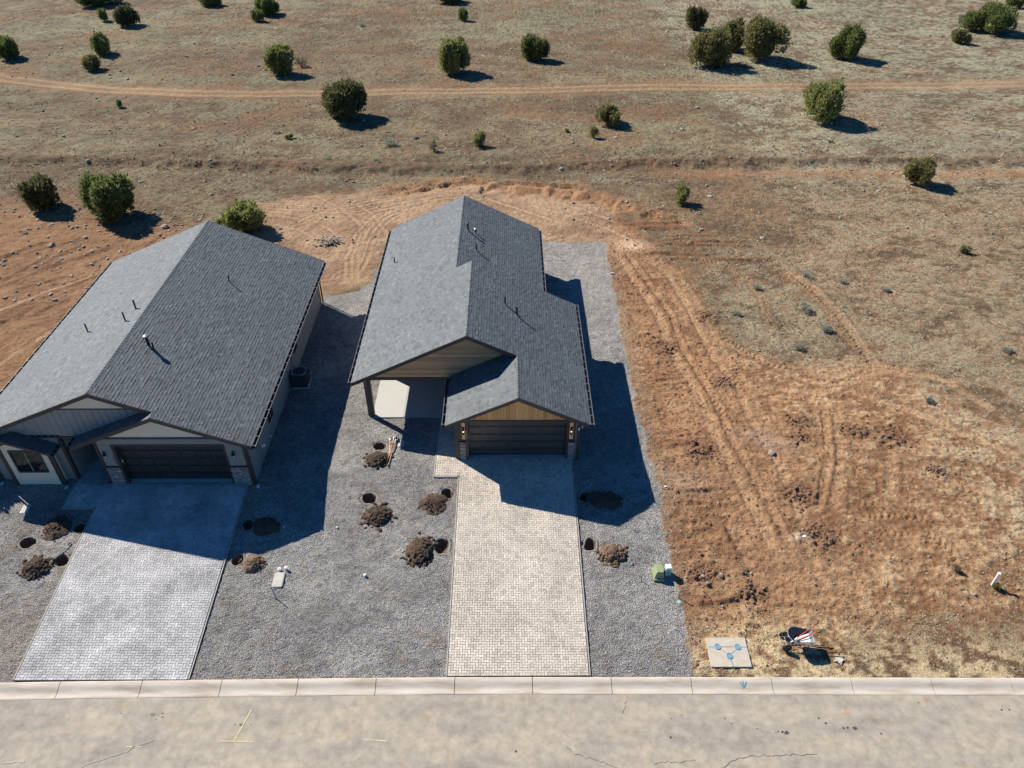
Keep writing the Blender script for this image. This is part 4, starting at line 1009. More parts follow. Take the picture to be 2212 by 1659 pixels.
# ------------------------------------------------------------------ HOUSE 1 (left)
def house_left():
    org = (-18.3, 33.5, 1.1)
    h = empty('gable_house', org, 'single storey house on the left with grey siding, cream gables and a bay window', 'house', 'new single storey houses')
    s = .418; ze = 3.9
    XL, XR, XG = -24.95, -11.66, -19.85
    xr = (XL + XR) / 2; zr = ze + s * (xr - XL); xg = (XG + XR) / 2; zg = ze + s * (xg - XG)
    Y0, Y1, YG = 25.35, 42.15, 24.97
    D = MB(); deck(D, XL, ze, xr, zr, Y0, Y1); deck(D, XR, ze, xr, zr, Y0, Y1)
    deck(D, XR, ze, xg, zg, YG, Y0 - .002); deck(D, XG, ze, xg, zg, YG, 25.74)
    cand = []
    roof_plane(None, org, XL, ze, xr, zr, Y0, Y1, cand); roof_plane(None, org, XR, ze, xr, zr, Y0, Y1, cand)
    roof_plane(None, org, XR, ze, xg, zg, YG, Y0 - .001, cand); roof_plane(None, org, XG, ze, xg, zg, YG, 25.74, cand)
    # bay roof
    bxl, bxr = -24.55, -20.93; bx = (bxl + bxr) / 2; bz0, bz1 = 3.42, 3.42 + s * (bxr - bx)
    deck(D, bxl, bz0, bx, bz1, 25.02, 25.74, .1); deck(D, bxr, bz0, bx, bz1, 25.02, 25.74, .1)
    roof_plane(None, org, bxl, bz0, bx, bz1, 25.02, 25.74, cand); roof_plane(None, org, bxr, bz0, bx, bz1, 25.02, 25.74, cand)
    finish_roof(h, org, D, cand, [(xr, zr, Y0, Y1, s), (xg, zg, YG, Y0 + .2, s), (bx, bz1, 25.02, 25.7, s)])
    rake(h, org, XL, ze, xr, zr, Y0); rake(h, org, xg - .05, zg, xr, zr, Y0)
    rake(h, org, XG, ze, xg, zg, YG); rake(h, org, XR, ze, xg, zg, YG)
    rake(h, org, XL, ze, xr, zr, Y1 + .036); rake(h, org, XR, ze, xr, zr, Y1 + .036)
    rake(h, org, bxl, bz0, bx, bz1, 25.02, .15); rake(h, org, bxr, bz0, bx, bz1, 25.02, .15)
    gutter(h, org, XR, ze, YG, Y1, 1); gutter(h, org, XL, ze, Y0, Y1, -1); gutter(h, org, bxr, bz0, 25.02, 25.72, 1); gutter(h, org, XG, ze, YG, 25.7, -1)
    w = MB(); w.box(-24.4, 25.74, 1.0, -20.7, 28.0, 3.95); w.box(-24.399, 28.0, 1.0, -12.2, 41.6, 3.95); w.box(-19.0, 25.95, 1.0, -12.201, 28.0, 3.95)
    w.box(-19.0, 25.42, 1.0, -18.28, 25.95, 3.72); w.box(-13.12, 25.42, 1.0, -12.201, 25.95, 3.72); w.box(-19.0, 25.42, 3.62, -12.201, 25.95, 4.0)
    w.build('wall', M_sidg, h, org)
    siding(h, org, lambda z: [((-12.198, 25.45), (-12.198, 41.6), (1, 0)), ((-24.402, 41.6), (-24.402, 25.74), (-1, 0)), ((-21.28, 25.738), (-20.8, 25.738), (0, -1)), ((-24.3, 25.738), (-23.6, 25.738), (0, -1)), ((-19.002, 28.0), (-19.002, 25.5), (-1, 0)), ((-20.698, 25.8), (-20.698, 28), (1, 0))], 1.12, 3.8)
    siding(h, org, lambda z: [((-18.9, 25.418), (-18.28, 25.418), (0, -1)), ((-13.12, 25.418), (-12.3, 25.418), (0, -1))] if z < 3.6 else [((-18.9, 25.418), (-12.3, 25.418), (0, -1))], 2.3, 3.98)
    for (a, b, c, d) in ((-12.31, 25.37, -12.17, 25.5), (-19.05, 25.37, -18.93, 25.5), (-20.82, 25.68, -20.67, 25.84), (-24.45, 25.68, -24.3, 25.84), (-12.31, 41.5, -12.17, 41.64)):
        m = MB(); m.box(a, b, 1.0, c, d, 3.9); m.build('corner_board', M_trim, h, org)
    # garage gable
    gz0 = 4.10
    m = MB(); m.prism([(xg, 25.43, zg - .2), (XG + .9, 25.43, gz0 - .1), (XR - .9, 25.43, gz0 - .1)], (0, .3, 0)); m.build('gable_backing', M_sidg, h, org)
    hw = (zg - .2 - gz0) / s
    m = MB(); m.prism([(xg, 25.40, zg - .2), (xg - hw, 25.40, gz0), (xg + hw, 25.40, gz0)], (0, .028, 0)); m.build('gable_panel', M_cream, h, org)
    m = MB(); m.box(-19.0, 25.375, 4.0, -12.25, 25.43, gz0 - .003); m.build('trim_band', M_trim, h, org)
    for a, b in ((-18.93, -18.28), (-13.12, -12.31)):
        stones(h, org, a, b, 1.10, 2.23, 25.36); m = MB(); m.box(a - .02, 25.32, 2.235, b + .02, 25.43, 2.30); m.build('stone_sill', M_trim, h, org)
    m = MB(); m.box(-18.30, 25.355, 1.05, -18.16, 25.8, 3.56); m.build('door_jamb', M_trim, h, org)
    m = MB(); m.box(-13.2, 25.38, 1.05, -13.10, 25.8, 3.56); m.build('door_jamb', M_trim, h, org)
    m = MB(); m.box(-18.30, 25.37, 3.56, -13.10, 25.8, 3.66); m.build('door_head', M_trim, h, org)
    garage_door(h, org, -18.16, -13.2, 1.13, 3.56, 25.70, 7, 5, M_door1)
    m = MB(); m.box(-18.16, 25.44, 1.0, -13.2, 25.71, 1.145); m.build('door_threshold', M_conc, h, org)
    for px in (-18.72, -12.78):
        m = MB(); m.box(px - .06, 25.25, 3.02, px + .06, 25.39, 3.10); m.box(px - .04, 25.32, 3.1, px + .04, 25.39, 3.24); f = m.build('wall_lantern', M_black, h, org)
        m = MB(); m.cyl((px, 25.32, 2.90), (px, 25.32, 3.02), .04, .045, 10); m.build('glass_shade', M_bulbc, f, org)
        m = MB(); m.torus((px, 25.32, 2.89), (0, 0, 1), .05, .008, 12, 5); m.build('lantern_ring', M_black, f, org)
    text_mesh('num', '2011', .15, M_numd, h, (-18.38 - org[0], 25.388 - org[1], 2.88 - org[2]), gap=1.0)
    m = MB(); m.box(-18.17, 25.5, 2.40, -18.145, 25.58, 2.56); m.build('keypad', M_white, h, org)
    # main gable: board and batten + cream tip
    yg = 25.74
    m = MB(); m.prism([(xr, yg, zr - .19), (XL + .55, yg, ze + .05), (XL + .55, yg, 3.88), (-19.2, yg, 3.88), (-15.0, yg, zr - .19 - s * (-15.0 - xr))], (0, .2, 0)); gw = m.build('gable_wall', M_batg, h, org)
    x = -24.2
    while x < -16.0:
        zt = min(5.47, zr - .2 - s * abs(x - xr)); zb = 3.89 if x < -19.3 else max(3.9, ze + s * (x - XG) + .04)
        if zt > zb + .05: m = MB(); m.box(x - .022, yg - .022, zb, x + .022, yg - .001, zt); m.build('batten', M_batg, gw, org)
        x += .305
    hw = (zr - .2 - 5.55) / s
    m = MB(); m.prism([(xr, yg - .03, zr - .2), (xr - hw, yg - .03, 5.55), (xr + hw, yg - .03, 5.55)], (0, .029, 0)); m.build('gable_panel', M_cream, h, org)
    m = MB(); m.box(xr - hw - .1, yg - .045, 5.48, xr + hw + .1, yg - .001, 5.545); m.build('trim_band', M_trim, h, org)
    m = MB(); m.box(-24.3, yg - .04, 3.80, -19.1, yg + .1, 3.875); m.build('trim_band', M_trim, h, org)
    # bay
    m = MB(); m.prism([(-23.55, 25.40, 1.08), (-21.3, 25.40, 1.08), (-21.3, 25.40, bz0 + .06), (bx, 25.40, bz1 - .13), (-23.55, 25.40, bz1 - .14 - s * (bx + 23.55))], (0, .34, 0)); bay = m.build('bay_wall', M_cream, h, org)
    x = -23.27
    while x < -21.4:
        zt = min(bz1 - .17 - s * abs(x - bx), 9)
        for za, zb in ((1.10, 1.90), (3.33, zt)):
            if zb > za + .03: m = MB(); m.box(x - .01, 25.392, za, x + .01, 25.399, zb); m.build('batten', M_cream, bay, org)
        x += .305
    for a, b in ((-23.60, -23.42), (-21.40, -21.24)):
        m = MB(); m.box(a, 25.37, 1.05, b, 25.5, 3.5); m.build('corner_board', M_trim, h, org)
    window(h, org, (-22.41, 25.395, 2.615), 1.42, 1.39, '-y', .085)
    window(h, org, (-12.185, 29.1, 2.52), .78, .95, '+x', .06); window(h, org, (-12.185, 34.85, 2.5), .7, .6, '+x', .06, False)
    downspout(h, org, [(-20.86, 25.1, 3.3), (-21.0, 25.25, 3.2), (-21.16, 25.36, 3.0), (-21.17, 25.37, 1.15)])
    downspout(h, org, [(-11.6, 25.12, 3.8), (-11.85, 25.2, 3.66), (-12.08, 25.34, 3.4), (-12.09, 25.35, 1.12)])
    downspout(h, org, [(-24.5, 25.6, 3.7), (-24.5, 25.6, 1.12)])
    downspout(h, org, [(-11.7, 41.9, 3.8), (-12.08, 41.7, 3.5), (-12.09, 41.7, 1.12)])
    m = MB(); m.box(-12.17, 26.6, 2.15, -11.95, 26.95, 2.85); mt = m.build('meter_cabinet', M_sidg, h, org)
    m = MB(); m.cyl((-11.95, 26.78, 2.3), (-11.84, 26.78, 2.3), .08, .07, 12); m.build('meter_dial', M_white, mt, org)
    m = MB(); m.tube([(-12.1, 26.9, 2.1), (-12.1, 26.9, 1.1)], .03); m.build('conduit', M_sidg, h, org)
    m = MB(); m.box(-12.17, 33.75, 2.15, -12.09, 33.86, 2.45); m.build('disconnect_box', M_acgrey, h, org)
    m = MB(); m.tube([(-12.12, 33.8, 2.15), (-12.1, 33.75, 1.7), (-12.0, 33.6, 1.4)], .015, 6); m.build('conduit', M_black, h, org)
    m = MB(); m.cyl((-12.15, 28.3, 1.55), (-12.05, 28.3, 1.5), .03, .03, 8); m.build('hose_tap', M_white, h, org)
    # vents
    vent(h, org, -19.12, 32.71, 6.33, 6.89, .045); vent(h, org, -19.25, 31.65, 6.27, 6.84, .04, None); vent(h, org, -21.76, 32.25, 5.22, 5.77, .04)
    vent(h, org, -15.66, 36.66, 5.57, 6.05, .035)
    vent(h, org, -17.26, 29.5, 6.22, 6.82, .075, 1)
    m = MB(); m.cyl((-17.0, 29.36, 6.0), (-17.0, 29.36, 6.5), .04, .04, 8); m.cyl((-17.0, 29.36, 6.5), (-17.0, 29.36, 6.56), .06, .04, 8); m.build('vent_pipe', M_pipe, h, org)
    return h
house_left()
splash(-12.0, 25.28, 1.10, 'white splash block at the right front corner of the left house')
splash(-21.1, 25.25, 1.10, 'white splash block below the bay window downspout of the left house')
splash(-24.3, 25.5, 1.10, 'white splash block at the far left corner of the left house')
splash(-2.66, 26.98, 1.10, 'white splash block beside the left stone pillar of the middle house')

# AC unit
def ac_unit():
    org = (-11.65, 33.15, 1.1); r = empty('air_conditioner', org, 'dark outdoor air conditioner unit on the gravel beside the left house wall', 'air conditioner')
    x0, x1, y0, y1, z0, z1 = -12.05, -11.22, 32.75, 33.56, 1.16, 2.0
    m = MB(); m.box(x0, y0, z0, x1, y1, z1 - .03); m.build('cabinet', M_ac, r, org)
    m = MB(); m.box(x0 - .06, y0 - .06, 1.05, x1 + .06, y1 + .06, 1.155); m.build('pad', M_lid, r, org)
    m = MB(); n = 28; cx, cy = (x0 + x1) / 2, (y0 + y1) / 2; R = .34; ring = []; sq = []
    for i in range(n):
        a = 2 * math.pi * i / n + .001; c, s = math.cos(a), math.sin(a); ring.append((cx + R * c, cy + R * s, z1)); k = 1 / max(abs(c), abs(s)); sq.append((cx + .415 * c * k, cy + .405 * s * k, z1))
    m.add(ring + sq, [(i, n + i, n + (i + 1) % n, (i + 1) % n) for i in range(n)]); m.build('top_panel', M_acgrey, r, org)
    m = MB()
    for R2 in (.1, .16, .22, .28, .33): m.torus((cx, cy, z1), (0, 0, 1), R2, .004, 24, 4)
    m.build('fan_grille', M_ac, r, org)
    m = MB(); m.cyl((cx, cy, z1 - .02), (cx, cy, z1 + .015), .05, .045, 12); m.build('fan_hub', M_acgrey, r, org)
    m = MB()
    for k in range(14): m.box(x0 - .008, y0 - .008, z0 + .05 + k * .055, x1 + .008, y0 - .001, z0 + .07 + k * .055); m.box(x1 + .001, y0 - .008, z0 + .05 + k * .055, x1 + .008, y1, z0 + .07 + k * .055)
    m.build('louvres', M_ac, r, org)
ac_unit()

# ------------------------------------------------------------------ planting holes and soil piles
HL = ['planting hole nearest the porch post, north of the first soil pile', 'planting hole in the gravel between the houses, above the middle soil pile',
      'planting hole touching the upper left edge of the beige driveway', 'wide planting hole left of the beige driveway, lower one of that pair',
      'sunlit planting hole just right of the beige driveway', 'planting hole in the house shadow right of the beige driveway',
      'lone round planting hole at the far left of the gravel', 'shaded planting hole beside the upper left edge of the grey driveway',
      'planting hole under the tip of the lying shovel', 'shaded planting hole right of the grey driveway, nearer the left house', 'planting hole at the shadow edge right of the grey driveway']
def hole(x, y, r, label, seed):
    q = random.Random(seed); n = 26; prof = [(0, -.36), (.45, -.35), (.75, -.29), (.92, -.15), (1.0, -.03), (1.06, .002), (1.22, .014), (1.42, -.03)]
    z0 = gzf(x, y); v = []; f = []; wob = [q.uniform(.80, 1.16) * (1 + .10 * math.cos(12.566 * i_ / n + seed)) for i_ in range(n)]
    wob = [(wob[i - 1] + wob[i] + wob[(i + 1) % n]) / 3 for i in range(n)]
    sl = (gzf(x, y + .1) - gzf(x, y - .1)) / .2
    for k, (rr, zz) in enumerate(prof):
        for i in range(n):
            a = 2 * math.pi * i / n; R = r * rr * wob[i] * q.uniform(.94, 1.06) * (1 + (q.uniform(-.1, .12) if k > 5 else 0))
            py = R * math.sin(a); v.append((R * math.cos(a), py, zz + py * sl + q.uniform(-.012, .012) * (k > 3)))
    for k in range(len(prof) - 1):
        for i in range(n): a, b = k * n + i, k * n + (i + 1) % n; f.append((a, b, b + n, a + n))
    f.append(tuple(range(n))[::-1])
    m = MB(); m.add(v, f); o = m.build('planting_hole', M_hole, smooth=True); o.location = (x, y, z0); o.data.materials.clear(); o.data.materials.append(M_hole); o.data.materials.append(M_rim)
    for p in o.data.polygons:
        if p.index >= 4 * n and p.index < (len(prof) - 1) * n: p.material_index = 1
    tag(o, label, 'hole', 'planting holes dug in the gravel')
for i, ((x, y, r), lb) in enumerate(zip(HOLES, HL)): hole(x, y, r, lb, i)
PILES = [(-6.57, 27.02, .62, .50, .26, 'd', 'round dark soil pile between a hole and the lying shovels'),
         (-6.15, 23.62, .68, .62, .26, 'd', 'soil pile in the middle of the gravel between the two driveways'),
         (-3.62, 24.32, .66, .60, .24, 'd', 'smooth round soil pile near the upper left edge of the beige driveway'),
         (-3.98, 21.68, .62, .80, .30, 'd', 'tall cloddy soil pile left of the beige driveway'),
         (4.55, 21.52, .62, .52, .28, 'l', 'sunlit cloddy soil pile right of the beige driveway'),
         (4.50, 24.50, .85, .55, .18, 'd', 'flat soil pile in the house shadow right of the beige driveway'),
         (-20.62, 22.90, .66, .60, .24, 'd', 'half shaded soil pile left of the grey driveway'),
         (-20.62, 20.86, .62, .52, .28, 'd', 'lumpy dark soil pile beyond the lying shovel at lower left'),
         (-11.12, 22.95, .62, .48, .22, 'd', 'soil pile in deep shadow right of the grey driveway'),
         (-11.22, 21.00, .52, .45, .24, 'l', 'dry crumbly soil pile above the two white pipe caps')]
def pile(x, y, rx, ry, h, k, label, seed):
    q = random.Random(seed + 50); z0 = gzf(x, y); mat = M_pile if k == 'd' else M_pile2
    root = empty('soil_pile', (x, y, z0), label, 'soil pile', 'soil piles beside the planting holes')
    n = 26; a = np.linspace(-1.15, 1.15, n); PX, PY = np.meshgrid(a, a); rr = np.hypot(PX, PY); wob = fbm(PX * 2 + seed * 3.1, PY * 2 + seed, 3, 3) - .5
    hh = h * np.clip(1 - (rr + wob * .7) ** 1.6, -.15, 1) + .16 * (fbm(PX * 6 + seed, PY * 6, 8, 4, .7) - .5) * (rr < 1)
    sl = (gzf(x, y + .1) - gzf(x, y - .1)) / .2
    V = np.stack([PX * rx, PY * ry, hh + PY * ry * sl], -1).reshape(-1, 3); ID = np.arange(n * n).reshape(n, n)
    F = np.stack([ID[:-1, :-1], ID[:-1, 1:], ID[1:, 1:], ID[1:, :-1]], -1).reshape(-1, 4); hv = hh.ravel(); F = F[(rr.ravel()[F].min(1) < 1.02)]; u_, F = np.unique(F, return_inverse=True); F = F.reshape(-1, 4); V = V[u_]
    npmesh('mound', V, F, mat, root, smooth=True)
    m = MB()
    for c in range(260 if h > .25 else 130):
        t = q.uniform(0, 6.28); R = min(1.25, abs(q.gauss(0, .55))); cx, cy = R * math.cos(t), R * math.sin(t)
        hz = max(0, h * (1 - R ** 1.6)); m.rock((cx * rx, cy * ry, hz + cy * ry * sl + .004), q.uniform(.02, .11 if h > .25 else .065), seed * 999 + c)
    m.build('clods', mat, root, kind='stuff')
for i, p in enumerate(PILES): pile(*p, i)

# loose rocks and clods over the disturbed lot (uncountable)
m = MB()
for (px, py, r) in PATCH:
    for c in range(int(90 * r)):
        x, y = rnd.gauss(px, r * .45), rnd.gauss(py, r * .36); m.rock((x, y, tz(x, y) + .01), rnd.uniform(.02, .09), rnd.random())
for c in range(4800):
    x = rnd.uniform(7.3, 27); y = rnd.uniform(16.2, 50)
    if rnd.random() < .5: x = 7.3 + abs(rnd.gauss(0, 3))
    m.rock((x, y, tz(x, y) + .008), rnd.uniform(.012, .05) * (2 if rnd.random() < .04 else 1), rnd.random())
m.build('soil_clods', M_clod, kind='stuff')
m = MB()
for c in range(1500):
    x = rnd.uniform(-60, 75); y = rnd.uniform(50, 128)
    if abs(y - 87) < 3: continue
    m.rock((x, y, tz(x, y) + .02), rnd.uniform(.05, .16) * (1.7 if rnd.random() < .08 else 1), rnd.random())
for c in range(500):
    x = rnd.uniform(-46, -22); y = rnd.uniform(42, 56); m.rock((x, y, tz(x, y) + .01), rnd.uniform(.04, .16), rnd.random())
for c in range(260):
    x = rnd.uniform(7.3, 24); y = rnd.uniform(16.2, 40); m.rock((x, y, tz(x, y) + .01), rnd.uniform(.02, .07), rnd.random())
m.build('loose_stones', M_rock, kind='stuff')

M_grv = simple('gravel_stone', (.30, .29, .275), .9, 5, .2, island=.45)
m = MB(); c = 0
while c < 5200:
    if rnd.random() < .3: x, y = rnd.choice((7.15, 7.1, 7.2)) + rnd.gauss(0, .28), rnd.uniform(16, 49)
    else: x, y = rnd.uniform(-26, 7.2), 16 + 16 * rnd.random() ** 1.3
    c += 1
    if (-2.6 < x < 3.3 and y < 34) or (-12.6 > x > -19.4) or (-3.8 < x < -2.4 and y > 25.7) or (x < -11.9 and y > 25) or (-7.4 < x < -2.4 and y > 30) : continue
    if any(math.hypot(x - a, y - b) < r_ * 1.3 for a, b, r_ in HOLES): continue
    m.rock((x, y, tz(x, y) + .004), rnd.uniform(.014, .034), rnd.random())
m.build('loose_gravel', M_grv, kind='stuff')

# ------------------------------------------------------------------ grass tufts (uncountable)
def tufts():
    pts = []; cols = []; sz = []
    def region(n, x0, x1, y0, y1, s0, s1, keep, pal):
        x = NP.uniform(x0, x1, n); y = NP.uniform(y0, y1, n); k = keep(x, y) > NP.uniform(0, 1, n)
        x, y = x[k], y[k]; c = np.array(pal)[NP.randint(0, len(pal), len(x))] * NP.uniform(.75, 1.25, (len(x), 1))
        pts.append(np.stack([x, y], -1)); cols.append(c); sz.append(NP.uniform(s0, s1, len(x)))
    def dens(x, y, seed, lo, hi): return sstep(lo, hi, fbm(x * .5, y * .7, seed, 3))
    def clear(x, y):
        d = seg_dist(x, y, ROADT); ok = (d > 1.9).astype(float)
        ok *= ~in_poly(x, y, GRAV); ok *= np.where(in_poly(x, y, DIRTB) | in_poly(x, y, DIRTL), .12, 1.0); return ok
    straw_p = [(.46, .39, .26), (.40, .335, .22), (.33, .28, .19)]; grey_p = [(.25, .235, .165), (.215, .205, .135), (.29, .27, .195), (.155, .145, .095)]; dark_p = [(.10, .10, .07), (.14, .12, .08), (.09, .085, .06)]
    region(42000, -75, 85, 60, 135, .10, .28, lambda x, y: clear(x, y) * (.25 + .75 * dens(x, y, 77, .4, .6)), grey_p + straw_p)
    region(9000, -75, 85, 58, 135, .08, .22, lambda x, y: clear(x, y), dark_p)
    region(20000, -50, 60, 50, 72, .07, .18, lambda x, y: clear(x, y) * (.3 + .7 * dens(x, y, 78, .4, .6)) * ~in_poly(x, y, DIRTPOLY), grey_p + straw_p)
    region(42000, 9, 44, 28, 60, .05, .16, lambda x, y: clear(x, y) * (.25 + .75 * dens(x, y, 79, .42, .58)) * np.where(in_poly(x, y, DIRTPOLY), .05, 1), grey_p + straw_p[:2])
    region(26000, 14, 30, 16.2, 36, .04, .11, lambda x, y: clear(x, y) * dens(x, y, 80, .45, .62) * np.where(x < 20, .35, 1.0) * np.where(y > 24, .7, 1), straw_p + grey_p[:1])
    region(12000, 7.3, 30, 15.98, 18.6, .03, .085, lambda x, y: dens(x * 2, y * 2, 82, .42, .55), straw_p)
    region(5000, 9, 20, 18, 22, .03, .08, lambda x, y: dens(x * 2, y * 2, 83, .5, .6), straw_p)
    region(3500, 12, 45, 33, 60, .05, .14, lambda x, y: clear(x, y), dark_p)
    region(5000, -52, -22, 50, 66, .07, .18, lambda x, y: clear(x, y), grey_p + straw_p)
    P = np.concatenate(pts); Cc = np.concatenate(cols); Sz = np.concatenate(sz); n = len(P)
    z = tzv(P[:, 0], P[:, 1]); K = 4
    V = np.zeros((n, K, 3, 3)); 
    for k in range(K):
        a = NP.uniform(0, 6.283, n); sp = NP.uniform(.25, .9, n); b = NP.uniform(0, 6.283, n)
        bx = P[:, 0] + np.cos(b) * Sz * .35; by = P[:, 1] + np.sin(b) * Sz * .35
        w = Sz * .28
        V[:, k, 0] = np.stack([bx - np.sin(a) * w, by + np.cos(a) * w, z - .01], -1)
        V[:, k, 1] = np.stack([bx + np.sin(a) * w, by - np.cos(a) * w, z - .01], -1)
        V[:, k, 2] = np.stack([bx + np.cos(a) * Sz * sp, by + np.sin(a) * Sz * sp, z + Sz * NP.uniform(.10, .38, n)], -1)
    V = V.reshape(-1, 3); F = np.arange(len(V)).reshape(-1, 3)
    cc = np.repeat(Cc, K * 3, 0) * np.repeat(NP.uniform(.8, 1.2, (n * K, 1)), 3, 0); cc = np.concatenate([cc, np.ones((len(cc), 1))], -1)
    npmesh('dry_grass_tufts', V, F, M_tuft, cols=cc, kind='stuff')
tufts()

# ------------------------------------------------------------------ junipers and shrubs
def crown_mesh(w, h, kind, seed, lobes=None):
    r = np.random.RandomState(seed)
    sparse = kind == 's'
    # lobes: vertical plumes filling an egg shaped envelope
    L = []
    nl = (11 + seed % 5) if w > 2 else 6 + seed % 3
    for i in range(nl):
        a = r.uniform(0, 6.283); q = math.sqrt(r.uniform(0, 1)) * .66; x, y = q * math.cos(a), q * math.sin(a)
        top = (1 - .42 * q ** 2) * r.uniform(.74, 1.08); rr = r.uniform(.15, .30); L.append((x * .9, y * .9, top - rr * 1.05, rr))
        L.append((x * 1.08, y * 1.08, r.uniform(.26, .66), r.uniform(.17, .32)))
        if i % 2 == 0: L.append((x * .75, y * .75, .26, .27))
    L.append((r.uniform(-.1, .1), r.uniform(-.1, .1), .5, .36))
    nt_ = int(np.clip(5200 * w * h / 9, 900, 9500)) * (1 if not sparse else 1)
    if sparse: nt_ = 420
    ls = np.array(L); wgt = ls[:, 3] ** 2; idx_ = r.choice(len(ls), nt_, p=wgt / wgt.sum()); c = ls[idx_]
    d = r.normal(size=(nt_, 3)); d[:, 2] = d[:, 2] * 1.1 + .15; d /= np.linalg.norm(d, axis=1)[:, None]
    rad = c[:, 3] * (r.uniform(.68, 1.05, nt_) + (r.uniform(0, 1, nt_) < .10) * r.uniform(.1, .45, nt_)); P = c[:, :3] + d * rad[:, None] * np.array([1, 1, 1.15]); P = P[P[:, 2] > .04 + .10 * r.uniform(0, 1, nt_)] if False else P; P[:, 2] = np.where(P[:, 2] < .07, r.uniform(.05, .4, nt_), P[:, 2])
    P = P * np.array([w / 2, w / 2, h]); dd = d * np.array([1, 1, .6]) + np.array([0, 0, .9]); dd /= np.linalg.norm(dd, axis=1)[:, None]
    s = np.clip(.062 * (w + h) / 2, .04, .19) * r.uniform(.6, 1.35, nt_); K = 2
    V = np.zeros((nt_, K, 3, 3))
    for k in range(K):
        t = np.cross(dd, r.normal(size=(nt_, 3))); t /= np.linalg.norm(t, axis=1)[:, None] + 1e-9
        j = r.normal(size=(nt_, 3)) * s[:, None] * .25; q = P + j
        V[:, k, 0] = q - t * s[:, None] * .42; V[:, k, 1] = q + t * s[:, None] * .42; V[:, k, 2] = q + dd * s[:, None] * 1.25 + r.normal(size=(nt_, 3)) * s[:, None] * .18
    return V.reshape(-1, 3), L
def tree(name, x, y, w, h, kind, label, cat, seed, group):
    z = tz(x, y) - .03; root = empty(name, (x, y, z), label, cat, group)
    h *= .86; V, L = crown_mesh(w, h, kind, seed); F = np.arange(len(V)).reshape(-1, 3)
    cr = npmesh('crown', V, F, LEAF[kind], root)
    if kind != 's':
        m = MB(); q = random.Random(seed); n = 10
        for (lx, ly, lz, lr) in L:
            m.rock((lx * w / 2, ly * w / 2, lz * h), lr * w * .5 * .62, q.random(), h / w * 1.25)
        m.build('inner_foliage', LEAF[kind], cr)
    m = MB(); q = random.Random(seed)
    for i in range(5 if w > 1.5 else 3):
        a = q.uniform(0, 6.28); R = w * q.uniform(.1, .3); p1 = (R * .35 * math.cos(a), R * .35 * math.sin(a), h * .25); p2 = (R * math.cos(a), R * math.sin(a), h * q.uniform(.5, .8)); t = max(.015, w * .02)
        m.cyl((0.0 + .02 * i, 0, -.05), p1, t, t * .7, 6); m.cyl(p1, p2, t * .7, t * .25, 6)
        p3 = (p2[0] + R * .5 * math.cos(a + 1), p2[1] + R * .5 * math.sin(a + 1), p2[2] + h * .1); m.cyl(p1, p3, t * .45, t * .15, 5)
    m.build('trunk', M_bark, root)
